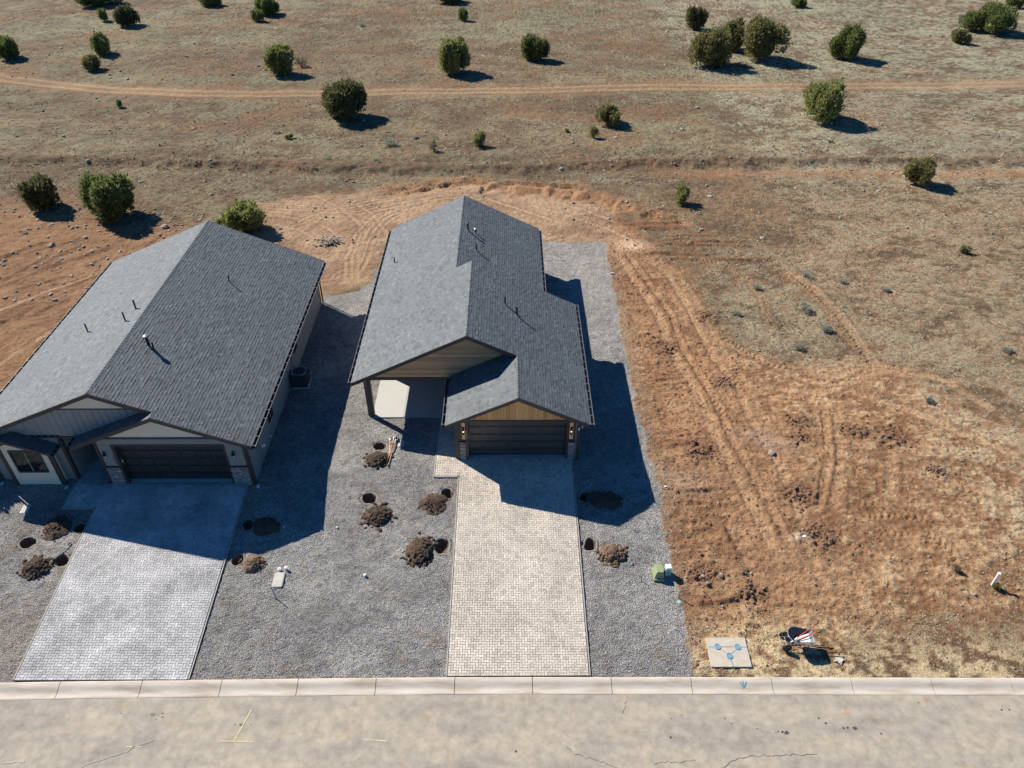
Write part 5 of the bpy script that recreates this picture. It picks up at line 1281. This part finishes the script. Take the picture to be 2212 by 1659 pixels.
TREES = [(-62.36, 99.72, 2.88, 2.88, 'g', 'ragged green juniper cut by the left edge of the field above the track bend'),
 (-59.39, 119.9, 1.35, 2.05, 'g', 'narrow upright juniper near the top left corner'),
 (-54.55, 116.94, 3.0, 2.9, 'b', 'leaning brownish juniper beside the narrow one at top left'),
 (-51.64, 101.79, 2.54, 2.85, 'g', 'egg shaped juniper left of centre above the dirt track, larger of a pair'),
 (-49.99, 94.74, 2.22, 1.92, 'o', 'low olive bush just above the dirt track below the egg shaped juniper'),
 (-46.6, 130.23, 3.87, 2.16, 'g', 'low wide juniper cut by the top edge left of centre'),
 (-36.63, 119.37, 1.69, 1.92, 'g', 'small dark juniper in front of a taller one at the top edge'),
 (-36.04, 123.18, 3.46, 2.86, 'g', 'spreading juniper at the top edge behind a small dark one'),
 (-27.19, 92.83, 3.25, 3.82, 'l', 'bright green pointed juniper above the track next to a bare shrub'),
 (-25.29, 95.96, 1.5, 1.4, 's', 'thin leafless shrub right of the pointed bright juniper'),
 (-41.35, 81.02, 0.73, 1.08, 'g', 'tiny upright juniper just below the dirt track on the left'),
 (-21.09, 71.26, 0.81, 0.56, 'o', 'knee high olive bush in open ground left of the dark round juniper'),
 (-64.79, 130.92, 6.3, 3.51, 'g', 'broad juniper above the top left of the frame showing its shadow'),
 (-36.79, 56.24, 2.82, 2.9, 'd', 'dark spiky juniper at the left behind the left house'),
 (-30.96, 54.37, 4.08, 3.8, 'g', 'large peaked green juniper behind the left house'),
 (-20.03, 52.23, 2.95, 2.4, 'l', 'light green juniper right behind the ridge end of the left house'),
 (-22.25, 53.13, 0.64, 0.64, 'l', 'small light sprig beside the roof peak of the left house'),
 (-16.91, 77.75, 4.22, 3.91, 'd', 'big dark round juniper standing on the near edge of the dirt track'),
 (-6.71, 119.72, 1.69, 1.93, 'g', 'small round juniper alone near the top centre'),
 (-9.42, 133.02, 4.93, 2.76, 'g', 'juniper above the top centre of the frame showing its shadow'),
 (-6.51, 93.61, 3.72, 4.49, 'l', 'tall light green juniper in the centre above the dirt track'),
 (3.16, 99.38, 3.07, 3.27, 'g', 'two lobed juniper right of centre above the dirt track'),
 (10.19, 75.69, 2.7, 2.09, 'o', 'olive bushy juniper below the track right of centre'),
 (8.18, 71.65, 0.96, 1.45, 'l', 'slim young juniper in front of the olive bushy one'),
 (-2.76, 69.3, 1.3, 1.62, 'l', 'young light juniper behind the middle house'),
 (-6.91, 68.16, 1.0, 1.16, 's', 'dry brown shrub left of the young juniper behind the middle house'),
 (5.75, 73.21, 0.53, 0.44, 'l', 'tiny green seedling left of the slim young juniper'),
 (26.54, 114.21, 2.81, 3.37, 'd', 'grey green juniper furthest back behind the cluster of three'),
 (24.53, 96.78, 5.04, 4.84, 'o', 'left round juniper of the large cluster above the track'),
 (28.9, 103.0, 3.9, 4.3, 'o', 'juniper squeezed in the middle back of the large cluster'),
 (31.1, 98.48, 6.25, 5.25, 'o', 'widest juniper of the large cluster, on its right side'),
 (45.56, 128.95, 2.65, 1.52, 'g', 'juniper cut by the top edge right of the cluster'),
 (42.27, 99.85, 4.42, 4.22, 'g', 'round dark green juniper alone right of the large cluster'),
 (60.05, 106.37, 2.25, 2.03, 'o', 'small olive juniper left of the large top right one'),
 (66.82, 113.26, 6.21, 4.09, 'g', 'large juniper near the top right corner'),
 (78.82, 128.08, 2.64, 2.02, 'g', 'juniper half cut off in the very top right corner'),
 (31.88, 76.0, 4.83, 4.33, 'l', 'large light green juniper overlapping the near edge of the track at right'),
 (34.74, 60.43, 2.59, 2.3, 'o', 'lone olive juniper in the open field at right'),
 (13.91, 56.75, 1.49, 1.79, 'l', 'small light juniper beyond the dug bank right of the middle house'),
 (32.82, 48.25, 0.8, 0.72, 'l', 'tiny bright bush alone in the right part of the field')]
for i, (x, y, w, h, k, lb) in enumerate(TREES):
    small = w < 1.55
    tree('shrub' if small else 'juniper_tree', x, y, w * 1.22, h * 1.0, k, lb, 'shrub' if small else 'tree', 100 + i, 'small shrubs in the field' if small else 'junipers scattered over the field')
SAGE = [(-11.3, 69.9, 2.0, 'wide pale sage mat left of the shrubs behind the middle house'), (-8.9, 71.5, .9, 'small sage mat right of the wide pale one'), (-12.0, 66.0, .95, 'dark sage clump in front of the wide pale mat'),
        (-22.6, 72.8, 1.0, 'sage clump above the knee high olive bush'), (-16.6, 66.5, 1.1, 'sage clump near the long berm left of centre'), (-21, 116, 1.6, 'grey sage clump in the far field left of centre'),
        (16.5, 43.2, 1.0, 'sage clump beside the curved tyre tread in the right lot'), (18.6, 40.6, 1.5, 'grey sage patch at the end of the pale wheel line'), (20.3, 44.8, 1.1, 'sage clump below the open field in the right lot'), (17.2, 36.4, 1.1, 'sage clump above the crossing tracks'),
        (19.4, 38.2, 1.2, 'sage clump just left of the pale diagonal wheel line'), (22.5, 43.9, .8, 'small sage clump right of the patch in the right field'), (25.0, 42.9, .8, 'sage clump far right of the middle field'), (29.5, 36.0, .9, 'sage clump near the right edge'), (14.4, 40.1, .8, 'little sage clump between the curved treads'), (30.5, 70.0, .9, 'sage clump in front of the large light juniper'), (22.8, 31.4, .8, 'stony sage clump at the right border of the bare soil')]
for i, (x, y, w, lb) in enumerate(SAGE):
    z = tz(x, y); root = empty('sage_clump', (x, y, z), lb, 'shrub', 'grey sage clumps')
    V, L = crown_mesh(w, w * .32, 's', 500 + i); npmesh('foliage', V, np.arange(len(V)).reshape(-1, 3), LEAF['y'], root)
    m = MB()
    for k in range(5): a = k * 1.26; m.cyl((0, 0, -.02), (w * .3 * math.cos(a), w * .3 * math.sin(a), w * .14), .012, .006, 5)
    m.build('stem', M_bark, root)

# ------------------------------------------------------------------ small things in the yard
def at(o, x, y, z): o.location = (x, y, z); return o
def util_lid(x0, y0, x1, y1, label, h=.06):
    x, y = (x0 + x1) / 2, (y0 + y1) / 2; z = gzf(x, y); org = (x, y, z); r = empty('concrete_utility_box', org, label, 'utility cover', 'concrete utility covers')
    sl = (gzf(x, y + .1) - gzf(x, y - .1)) / .2
    m = MB(); a, b = (x1 - x0) / 2, (y1 - y0) / 2; c = .05
    P = [(-a + c, -b), (a - c, -b), (a, -b + c), (a, b - c), (a - c, b), (-a + c, b), (-a, b - c), (-a, -b + c)]
    m.prism([(px, py, py * sl - .03) for px, py in P], (0, 0, h + .03)); m.build('lid_frame', M_lid, r)
    m = MB(); m.prism([(px * .88, py * .93, py * sl + h + .001) for px, py in P], (0, 0, .012)); m.build('cover_plate', M_lid, r)
    for sx, sy in ((-1, -1), (1, 1)):
        m = MB(); m.cyl((sx * a * .7, sy * b * .82, sy * b * .82 * sl + h), (sx * a * .7, sy * b * .82, sy * b * .82 * sl + h + .018), .015, .015, 8); m.build('bolt', M_steel, r)
util_lid(-10.17, 19.87, -9.72, 20.58, 'pale rectangular utility cover below two white pipe caps')
util_lid(-5.68, 27.92, -5.36, 28.44, 'square greenish utility cover right of the lying shovels', .02)
util_lid(-22.66, 23.68, -22.30, 24.22, 'utility cover in the patch of sun in front of the bay window', .03)
def cap_pipe(x, y, h, r, label, group='white pipe caps in the gravel'):
    z = gzf(x, y); ro = empty('cleanout_pipe', (x, y, z), label, 'pipe', group)
    m = MB(); m.cyl((0, 0, -.1), (0, 0, h), r, r, 14); m.build('pipe', M_white, ro)
    m = MB(); m.cyl((0, 0, h), (0, 0, h + .05), r * 1.25, r * 1.2, 14); m.cyl((0, 0, h + .05), (0, 0, h + .08), r * .4, r * .35, 4); m.build('cap', M_white, ro)
cap_pipe(-9.99, 20.70, .11, .055, 'left white pipe cap of the pair at the pale utility cover'); cap_pipe(-9.72, 20.74, .13, .055, 'right white pipe cap of the pair at the pale utility cover')
cap_pipe(-6.27, 20.45, .07, .05, 'lone white pipe cap in the open gravel between the driveways')
cap_pipe(-7.87, 22.92, .03, .035, 'small dark stained pipe cap left of the middle soil pile')
ro = empty('marker_pipe', (20.68, 19.93, tz(20.68, 19.93)), 'tall white plastic marker pipe with cap standing in grass at lower right', 'pipe')
m = MB(); m.cyl((0, 0, -.1), (.0, 0, .72), .052, .052, 14); m.build('pipe', M_white, ro); m = MB(); m.cyl((0, 0, .72), (0, 0, .80), .068, .066, 14); m.build('cap', M_white, ro)
tree('shrub', 20.78, 19.78, .42, .28, 'o', 'little green weed at the foot of the white marker pipe', 'shrub', 901, None)
tree('shrub', 19.4, 20.6, .5, .4, 's', 'tuft of tall dry grass left of the white marker pipe', 'shrub', 902, None)
def stick(name, P, r, mat, label, cat, w=None):
    x, y, z = P[0]; m = MB()
    for a, b in zip(P[:-1], P[1:]): (m.beam(a, b, w, r, up=(0, 1, 0)) if w else m.cyl(a, b, r, r, 8))
    o = m.build(name, mat, org=(x, y, z)); o.location = (x, y, z); tag(o, label, cat); return o
g = gzf(-9.88, 19.38)
stick('marker_post', [(-9.88, 19.38, g - .05), (-9.90, 19.40, g + .35), (-9.97, 19.45, g + .68)], .012, M_lid, 'thin bowed grey marker post below the pale utility cover', 'marker', .06)
g = gzf(5.67, 20.16); stick('survey_stake', [(5.67, 20.16, g - .05), (5.60, 20.19, g + .36)], .012, M_wood, 'thin wooden stake in the gravel left of the green cabinet', 'stake', .035)
g = gzf(7.12, 19.35); stick('marker_post', [(7.12, 19.35, g - .05), (7.14, 19.36, g + .50)], .02, M_acgrey, 'short grey post on the gravel edge below the green cabinet', 'marker', .05)
m = MB(); m.cyl((0, 0, -.02), (0, 0, .04), .09, .08, 12); o = m.build('valve_box', M_green2); at(o, 7.1, 19.15, gzf(7.1, 19.2)); tag(o, 'small round pale green valve cover at the foot of the short grey post', 'valve cover')
stick('survey_stake', [(-26.9, 62.8, tz(-26.9, 62.8) - .05), (-26.85, 62.8, 1.75)], .02, M_white, 'white survey stake with orange top in the field above the left house', 'stake', .05)['label']
m = MB(); m.box(-26.9, 62.78, 1.72, -26.72, 62.79, 1.86); o = m.build('flag', M_orange, [q for q in bpy.data.objects if q.name.startswith('survey_stake')][-1], (-26.9, 62.8, tz(-26.9, 62.8) - .05))
# white pipe piece, plastic, paper
stick('pipe_offcut', [(6.96, 45.34, 1.17), (7.24, 45.33, 1.17)], .05, M_white, 'short white pipe lying at the gravel edge behind the middle house', 'pipe')
def scrap(x, y, s, label, mat=M_white, seed=1):
    q = random.Random(seed); v = [(q.uniform(.6, 1) * s * math.cos(a), q.uniform(.4, .8) * s * math.sin(a), q.uniform(.01, .05)) for a in (0, 1, 2.1, 3.1, 4.2, 5.2)]
    m = MB(); m.prism(v, (0, 0, .012)); o = m.build('litter', mat); at(o, x, y, tz(x, y) + .01); tag(o, label, 'litter')
scrap(7.46, 25.23, .08, 'scrap of white plastic on bare soil right of the house shadow'); scrap(-10.28, 22.91, .09, 'crumpled white paper in the shadow right of the grey driveway', seed=3)
scrap(13.3, 22.4, .13, 'white smear of dried mortar on the bare soil of the right lot', seed=5); scrap(13.05, 16.6, .24, 'pale dried slurry patch right of the wheelbarrow shadow', M_lid, seed=8)
# splintered wood in the lot
for i, (x, y, L, a, lb) in enumerate([(11.6, 25.5, .55, -.5, 'long pale wood splinter in the middle of the right lot'), (8.9, 25.3, .4, 1.8, 'forked straw coloured splinter near the gravel edge'), (15.5, 29.1, .35, 1.9, 'upright looking splinter by the dark dug patch'), (16.2, 28.2, .5, -.3, 'splinter right of the dug patch crossing a wheel line'), (9.5, 25.4, .25, 1.5, 'short splinter between the two longer ones'), (12.0, 25.9, .3, 0.1, 'thin splinter above the long pale one')]):
    z = tz(x, y) + .03; stick('wood_splinter', [(x, y, z), (x + L * .5 * math.cos(a), y + L * .5 * math.sin(a), z + .02), (x + L * math.cos(a + .15), y + L * math.sin(a + .15), z)], .014, M_wood, lb, 'splinter')['group'] = 'wood splinters in the right lot'

# rock heap behind
m = MB(); zr_ = tz(-13.23, 50.0)
for k in range(110):
    a = rnd.uniform(0, 6.28); R = abs(rnd.gauss(0, .5)); m.rock((R * math.cos(a) * 1.25, R * math.sin(a), .05 + max(0, .25 - R * .3)), rnd.uniform(.06, .13), k + 3000)
ro = empty('stone_heap', (-13.23, 50.0, zr_), 'small heap of brown stones in the bare soil between the two houses', 'stone heap'); m.build('stones', M_rock, ro, kind='stuff')
for x, y, s, lb in [(-33.5, 49.6, .28, 'dark boulder left of the large peaked juniper shadow'), (-26.3, 52.6, .30, 'flat pale boulder right of the large peaked juniper'), (13.1, 27.4, .22, 'flat pinkish stone slab beside the dark smear in the right lot'), (5.35, 21.0, .07, 'single reddish stone on the gravel below the cloddy pile'), (8.9, 18.95, .07, 'stone on the soil below the spoil bank right of the pedestals'), (8.35, 20.35, .10, 'larger pale stone right of the pale green pedestal'), (9.15, 20.45, .09, 'round stone at the spoil bank right of the pedestals'), (8.45, 19.95, .09, 'split stone below the larger pale one'), (15.4, 21.8, .08, 'dark stone in the middle of the right lot'), (8.1, 18.0, .07, 'stone above the concrete pad at its left corner'), (-4.85, 21.35, .07, 'round stone at the left foot of the tall cloddy pile'), (16.9, 27.3, .1, 'grey stone right of the wheel lines')]:
    m = MB(); m.rock((0, 0, s * .25), s, x, .6); o = m.build('boulder' if s > .2 else 'stone', M_rock); at(o, x, y, tz(x, y)); tag(o, lb, 'stone')

# concrete pad with three round covers
def valve_pad():
    x0, x1, y0, y1 = 7.9, 9.49, 16.31, 17.52; cx, cy = 8.7, 16.92; z0 = gzf(cx, cy); r = empty('concrete_pad', (cx, cy, z0), 'square concrete pad with three blue painted round covers by the kerb', 'concrete pad')
    sl = 1.1 / 11.0; ti = math.atan(sl)
    def P(x, y, h=0): return (x - cx, y - cy, (y - cy) * sl + h)
    m = MB(); m.prism([P(x0, y0, -.02), P(x1, y0, -.02), P(x1, y1, -.02), P(x0, y1, -.02)], (0, 0, .09)); m.build('slab', M_padc, r)
    rings = [(8.31, 17.14), (9.11, 17.12), (8.71, 16.75)]
    for (x, y) in rings:
        m = MB(); c = Vector(P(x, y, .065)); n = Vector((0, -sl, 1)).normalized(); m.cyl(c, c + n * .02, .13, .125, 24); rc = m.build('round_cover', M_blue, r)
        m = MB(); m.torus(c + n * .02, n, .118, .012, 24, 5); m.torus(c + n * .02, n, .065, .006, 16, 4); m.build('cover_rim', M_blue, rc)
    def strip(a, b, w, mat, nm):
        a, b = Vector(P(*a, .0745)), Vector(P(*b, .0745)); d = (b - a).normalized(); s_ = Vector((-d.y, d.x, 0)) * w / 2
        m = MB(); m.add([a + s_, a - s_, b - s_, b + s_], [(0, 1, 2, 3)]); m.build(nm, mat, r)
    strip((7.93, 17.13), (8.17, 17.135), .03, M_blue, 'paint_line'); strip((8.45, 17.135), (8.97, 17.125), .018, M_crack, 'tooled_joint'); strip((9.25, 17.12), (9.47, 17.12), .03, M_blue, 'paint_line')
    strip((8.40, 17.04), (8.62, 16.86), .012, M_crack, 'tooled_joint'); strip((9.03, 17.0), (8.80, 16.84), .012, M_crack, 'tooled_joint'); strip((8.73, 16.61), (8.77, 16.32), .045, M_blue, 'paint_line')
valve_pad()

# utility pedestals
def pedestals():
    g = gzf(6.4, 20.4); r = empty('utility_cabinet', (6.42, 20.45, g), 'olive green metal utility cabinet at the right edge of the gravel', 'utility cabinet', 'utility pedestals')
    def fr(m, a, b):   # frustum from rect a to rect b: (x0,y0,x1,y1,z)
        v = [(a[0], a[1], a[4]), (a[2], a[1], a[4]), (a[2], a[3], a[4]), (a[0], a[3], a[4]), (b[0], b[1], b[4]), (b[2], b[1], b[4]), (b[2], b[3], b[4]), (b[0], b[3], b[4])]
        m.add(v, [(0,3,2,1),(4,5,6,7),(0,1,5,4),(1,2,6,5),(2,3,7,6),(3,0,4,7)])
    m = MB(); fr(m, (-.24, -.32, .22, .30, -.1), (-.23, -.31, .21, .29, .10)); m.build('base', M_green1, r)
    m = MB(); fr(m, (-.215, -.24, .205, .28, .102), (-.13, -.20, .165, .24, .42)); m.build('hood', M_green1, r)
    m = MB(); fr(m, (-.14, -.21, .175, .25, .42), (-.12, -.19, .155, .23, .455)); m.build('lid', M_green1, r)
    m = MB(); m.box(.02, -.262, .2, .06, -.235, .24); m.build('latch', M_steel, r)
    g = gzf(6.83, 20.5); r = empty('utility_pedestal', (6.83, 20.5, g), 'pale green plastic pedestal with white lid right of the olive cabinet', 'utility cabinet', 'utility pedestals')
    m = MB(); fr(m, (-.13, -.12, .13, .12, -.1), (-.12, -.11, .12, .11, .46)); m.build('body', M_green2, r)
    m = MB(); fr(m, (-.135, -.125, .135, .125, .461), (-.13, -.12, .13, .12, .52)); fr(m, (-.13, -.12, .13, .12, .52), (-.10, -.09, .10, .09, .545)); m.build('lid', M_white, r)
pedestals()

# hand tools
def shovel(p_head, p_end, label, hmat, headmat=M_steel, kind='spade', lift=.12):
    a = Vector(p_head); b = Vector(p_end); d = (b - a).normalized(); L = (b - a).length
    name = {'spade': 'shovel', 'pick': 'pickaxe'}[kind]
    r = empty(name, a, label, name.replace('pickaxe', 'pick'), 'hand tools lying in the yard'); 
    q = Vector((d.x, d.y, 0)).normalized(); s = Vector((-q.y, q.x, 0))
    m = MB(); m.cyl((0, 0, 0), d * L, .019, .017, 8); hd = m.build('handle', hmat, r)
    m = MB(); m.cyl(d * (L - .16), d * L * 1.0, .024, .024, 8); m.build('grip', M_black, hd)
    m = MB()
    if kind == 'spade':
        pr = [(-.28, 0), (-.22, .07), (-.10, .11), (.0, .105), (.02, .03)]
        pts = [q * u + s * v + Vector((0, 0, -.0 - .0 * u)) for u, v in pr] + [q * u - s * v for u, v in pr[::-1]]
        m.prism([tuple(p) for p in pts[:-1]], (0, 0, .012)); m.cyl(tuple(-q * .05), tuple(d * .16), .026, .022, 8)
    else:
        m.prism([tuple(s * .22 - q * .10 + Vector((0, 0, -.03))), tuple(s * .02 + q * .0), tuple(-s * .02 + q * .0), tuple(-s * .22 - q * .10 + Vector((0, 0, -.03))), tuple(-q * .05)], (0, 0, .045))
        m.cyl(tuple(-q * .05 + Vector((0, 0, .02))), tuple(q * .05 + Vector((0, 0, .02))), .045, .04, 8)
    m.build('head', headmat, r)
shovel((-6.06, 28.25, 1.28), (-5.98, 26.98, 1.14), 'yellow handled pick leaning left of the other tool by the porch soil pile', M_yel, M_steel, 'pick')
shovel((-5.88, 28.42, 1.30), (-6.02, 26.90, 1.16), 'red handled shovel crossing the tools by the porch soil pile', M_red, M_steel, 'spade')
shovel((-5.80, 28.30, 1.24), (-5.97, 26.50, 1.11), 'long dark handled shovel right of the red handled one', M_wood, M_steel, 'spade')
shovel((-20.05, 21.22, .74), (-19.60, 22.10, .80), 'pale handled pick lying across a hole at the lower left', M_lid, M_black, 'pick')

def wheelbarrow():
    org = (11.05, 17.28, gzf(11, 17.28)); r = empty('wheelbarrow', org, 'two wheeled wheelbarrow with dark tray standing on dry grass by the road', 'wheelbarrow', rz=math.radians(-4))
    for s in (-1, 1):
        m = MB(); m.torus((0, s * .30, .19), (0, 1, 0), .145, .048, 24, 8); w = m.build('wheel', M_black, r, smooth=True)
        m = MB()
        for k in range(5): a = k * 1.2566; m.beam((0, s * .30, .19), (.11 * math.cos(a), s * .30, .19 + .11 * math.sin(a)), .035, .02, up=(0, 1, 0))
        m.cyl((0, s * .27, .19), (0, s * .33, .19), .035, .035, 10); m.build('wheel_hub', M_black, w)
        m = MB(); m.tube([(-.22, s * .13, .28), (.3, s * .17, .30), (1.0, s * .27, .44), (1.36, s * .29, .50)], .018, 8); h = m.build('handle_bar', M_steel, r)
        m = MB(); m.cyl((1.24, s * .285, .48), (1.40, s * .292, .508), .026, .026, 8); m.build('grip', M_black, h)
        m = MB(); m.tube([(.45, s * .2, .32), (.72, s * .24, .0), (.86, s * .25, .02), (.80, s * .26, .40)], .015, 8); m.build('leg', M_black, r)
        m = MB(); m.tube([(0, s * .27, .19), (.28, s * .2, .34), (.5, s * .2, .1)], .012, 6); m.build('brace', M_black, r)
    m = MB(); m.cyl((0, -.3, .19), (0, .3, .19), .014, .014, 8); m.tube([(-.22, -.13, .28), (-.25, 0, .28), (-.22, .13, .28)], .016, 8); m.build('axle', M_steel, r)
    # tray: rounded front (left), square back
    def ring(x0, x1, w, z, n=9):
        P = [];
        for i in range(n): a = math.pi / 2 + math.pi * i / (n - 1); P.append((x0 + w * .95 + w * .95 * math.cos(a), w * math.sin(a), z))
        P += [(x1 - .06, -w * .86, z), (x1, -w * .74, z), (x1, w * .74, z), (x1 - .06, w * .86, z)]; return P
    bot = ring(.28, .72, .17, .36); top = ring(-.02, .98, .355, .70); n = len(bot)
    top = [(x, y, z - .10 * max(0, (x - .3)) / .7) for x, y, z in top]
    m = MB(); v = bot + top; f = [(i, (i + 1) % n, n + (i + 1) % n, n + i) for i in range(n)] + [tuple(range(n))[::-1]]
    m.add(v, f); tr = m.build('tray', M_tray, r)
    sm = tr.modifiers.new('thickness', 'SOLIDIFY'); sm.thickness = .008
    m = MB(); m.tube([tuple(p) for p in top] + [tuple(top[0])], .013, 6); m.build('tray_rim', M_steel, tr)
    # dry residue in the back of the tray
    bk = [(x, y, z) for x, y, z in top]
    a = bot[9:13]; m = MB(); A = [(bot[i][0] * .35 + top[i][0] * .65 - .012, (bot[i][1] * .35 + top[i][1] * .65) * .93, bot[i][2] * .35 + top[i][2] * .65 + .004) for i in (10, 11)]
    B_ = [(.40, -.13, .372), (.40, .10, .372)]
    m.add([A[0], A[1], B_[1], B_[0]], [(0, 1, 2, 3)]); m.build('mortar_residue', M_resid, tr)
    return org
M_tray = simple('dark_blue_grey_tray', (.075, .09, .11), .5, 9, .35)
M_resid = simple('dried_mortar', (.55, .54, .51), .8, 12, .25)
wheelbarrow()
def bar_tool(a, b, label):
    a, b = Vector(a), Vector(b); d = (b - a).normalized(); r = empty('bolt_cutter' if 0 else 'lopper', a, label, 'tool', 'red handled tools in the wheelbarrow')
    m = MB(); m.cyl((0, 0, 0), (b - a), .017, .017, 8); h = m.build('handle', M_red, r); m = MB(); m.cyl((b - a) - d * .16, (b - a) + d * .02, .022, .022, 8); m.build('grip', M_black, h)
    m = MB(); m.cyl(-d * .28, d * .04, .02, .03, 6); m.build('blade', M_steel, r)
gb = gzf(11.4, 17.3)
bar_tool((11.42, 17.24, gb + .46), (12.28, 17.62, gb + .92), 'rear red handled tool sticking out of the wheelbarrow'); bar_tool((11.44, 17.18, gb + .44), (12.42, 17.36, gb + .86), 'front red handled tool sticking out of the wheelbarrow')

# a juniper just left of the left house, outside the frame, whose shadow falls in front of the bay
tree('juniper_tree', -26.4, 26.6, 2.4, 3.6, 'g', 'juniper left of the left house that throws the ragged shadow by the bay window', 'tree', 990, 'junipers scattered over the field')
bpy.context.view_layer.update()
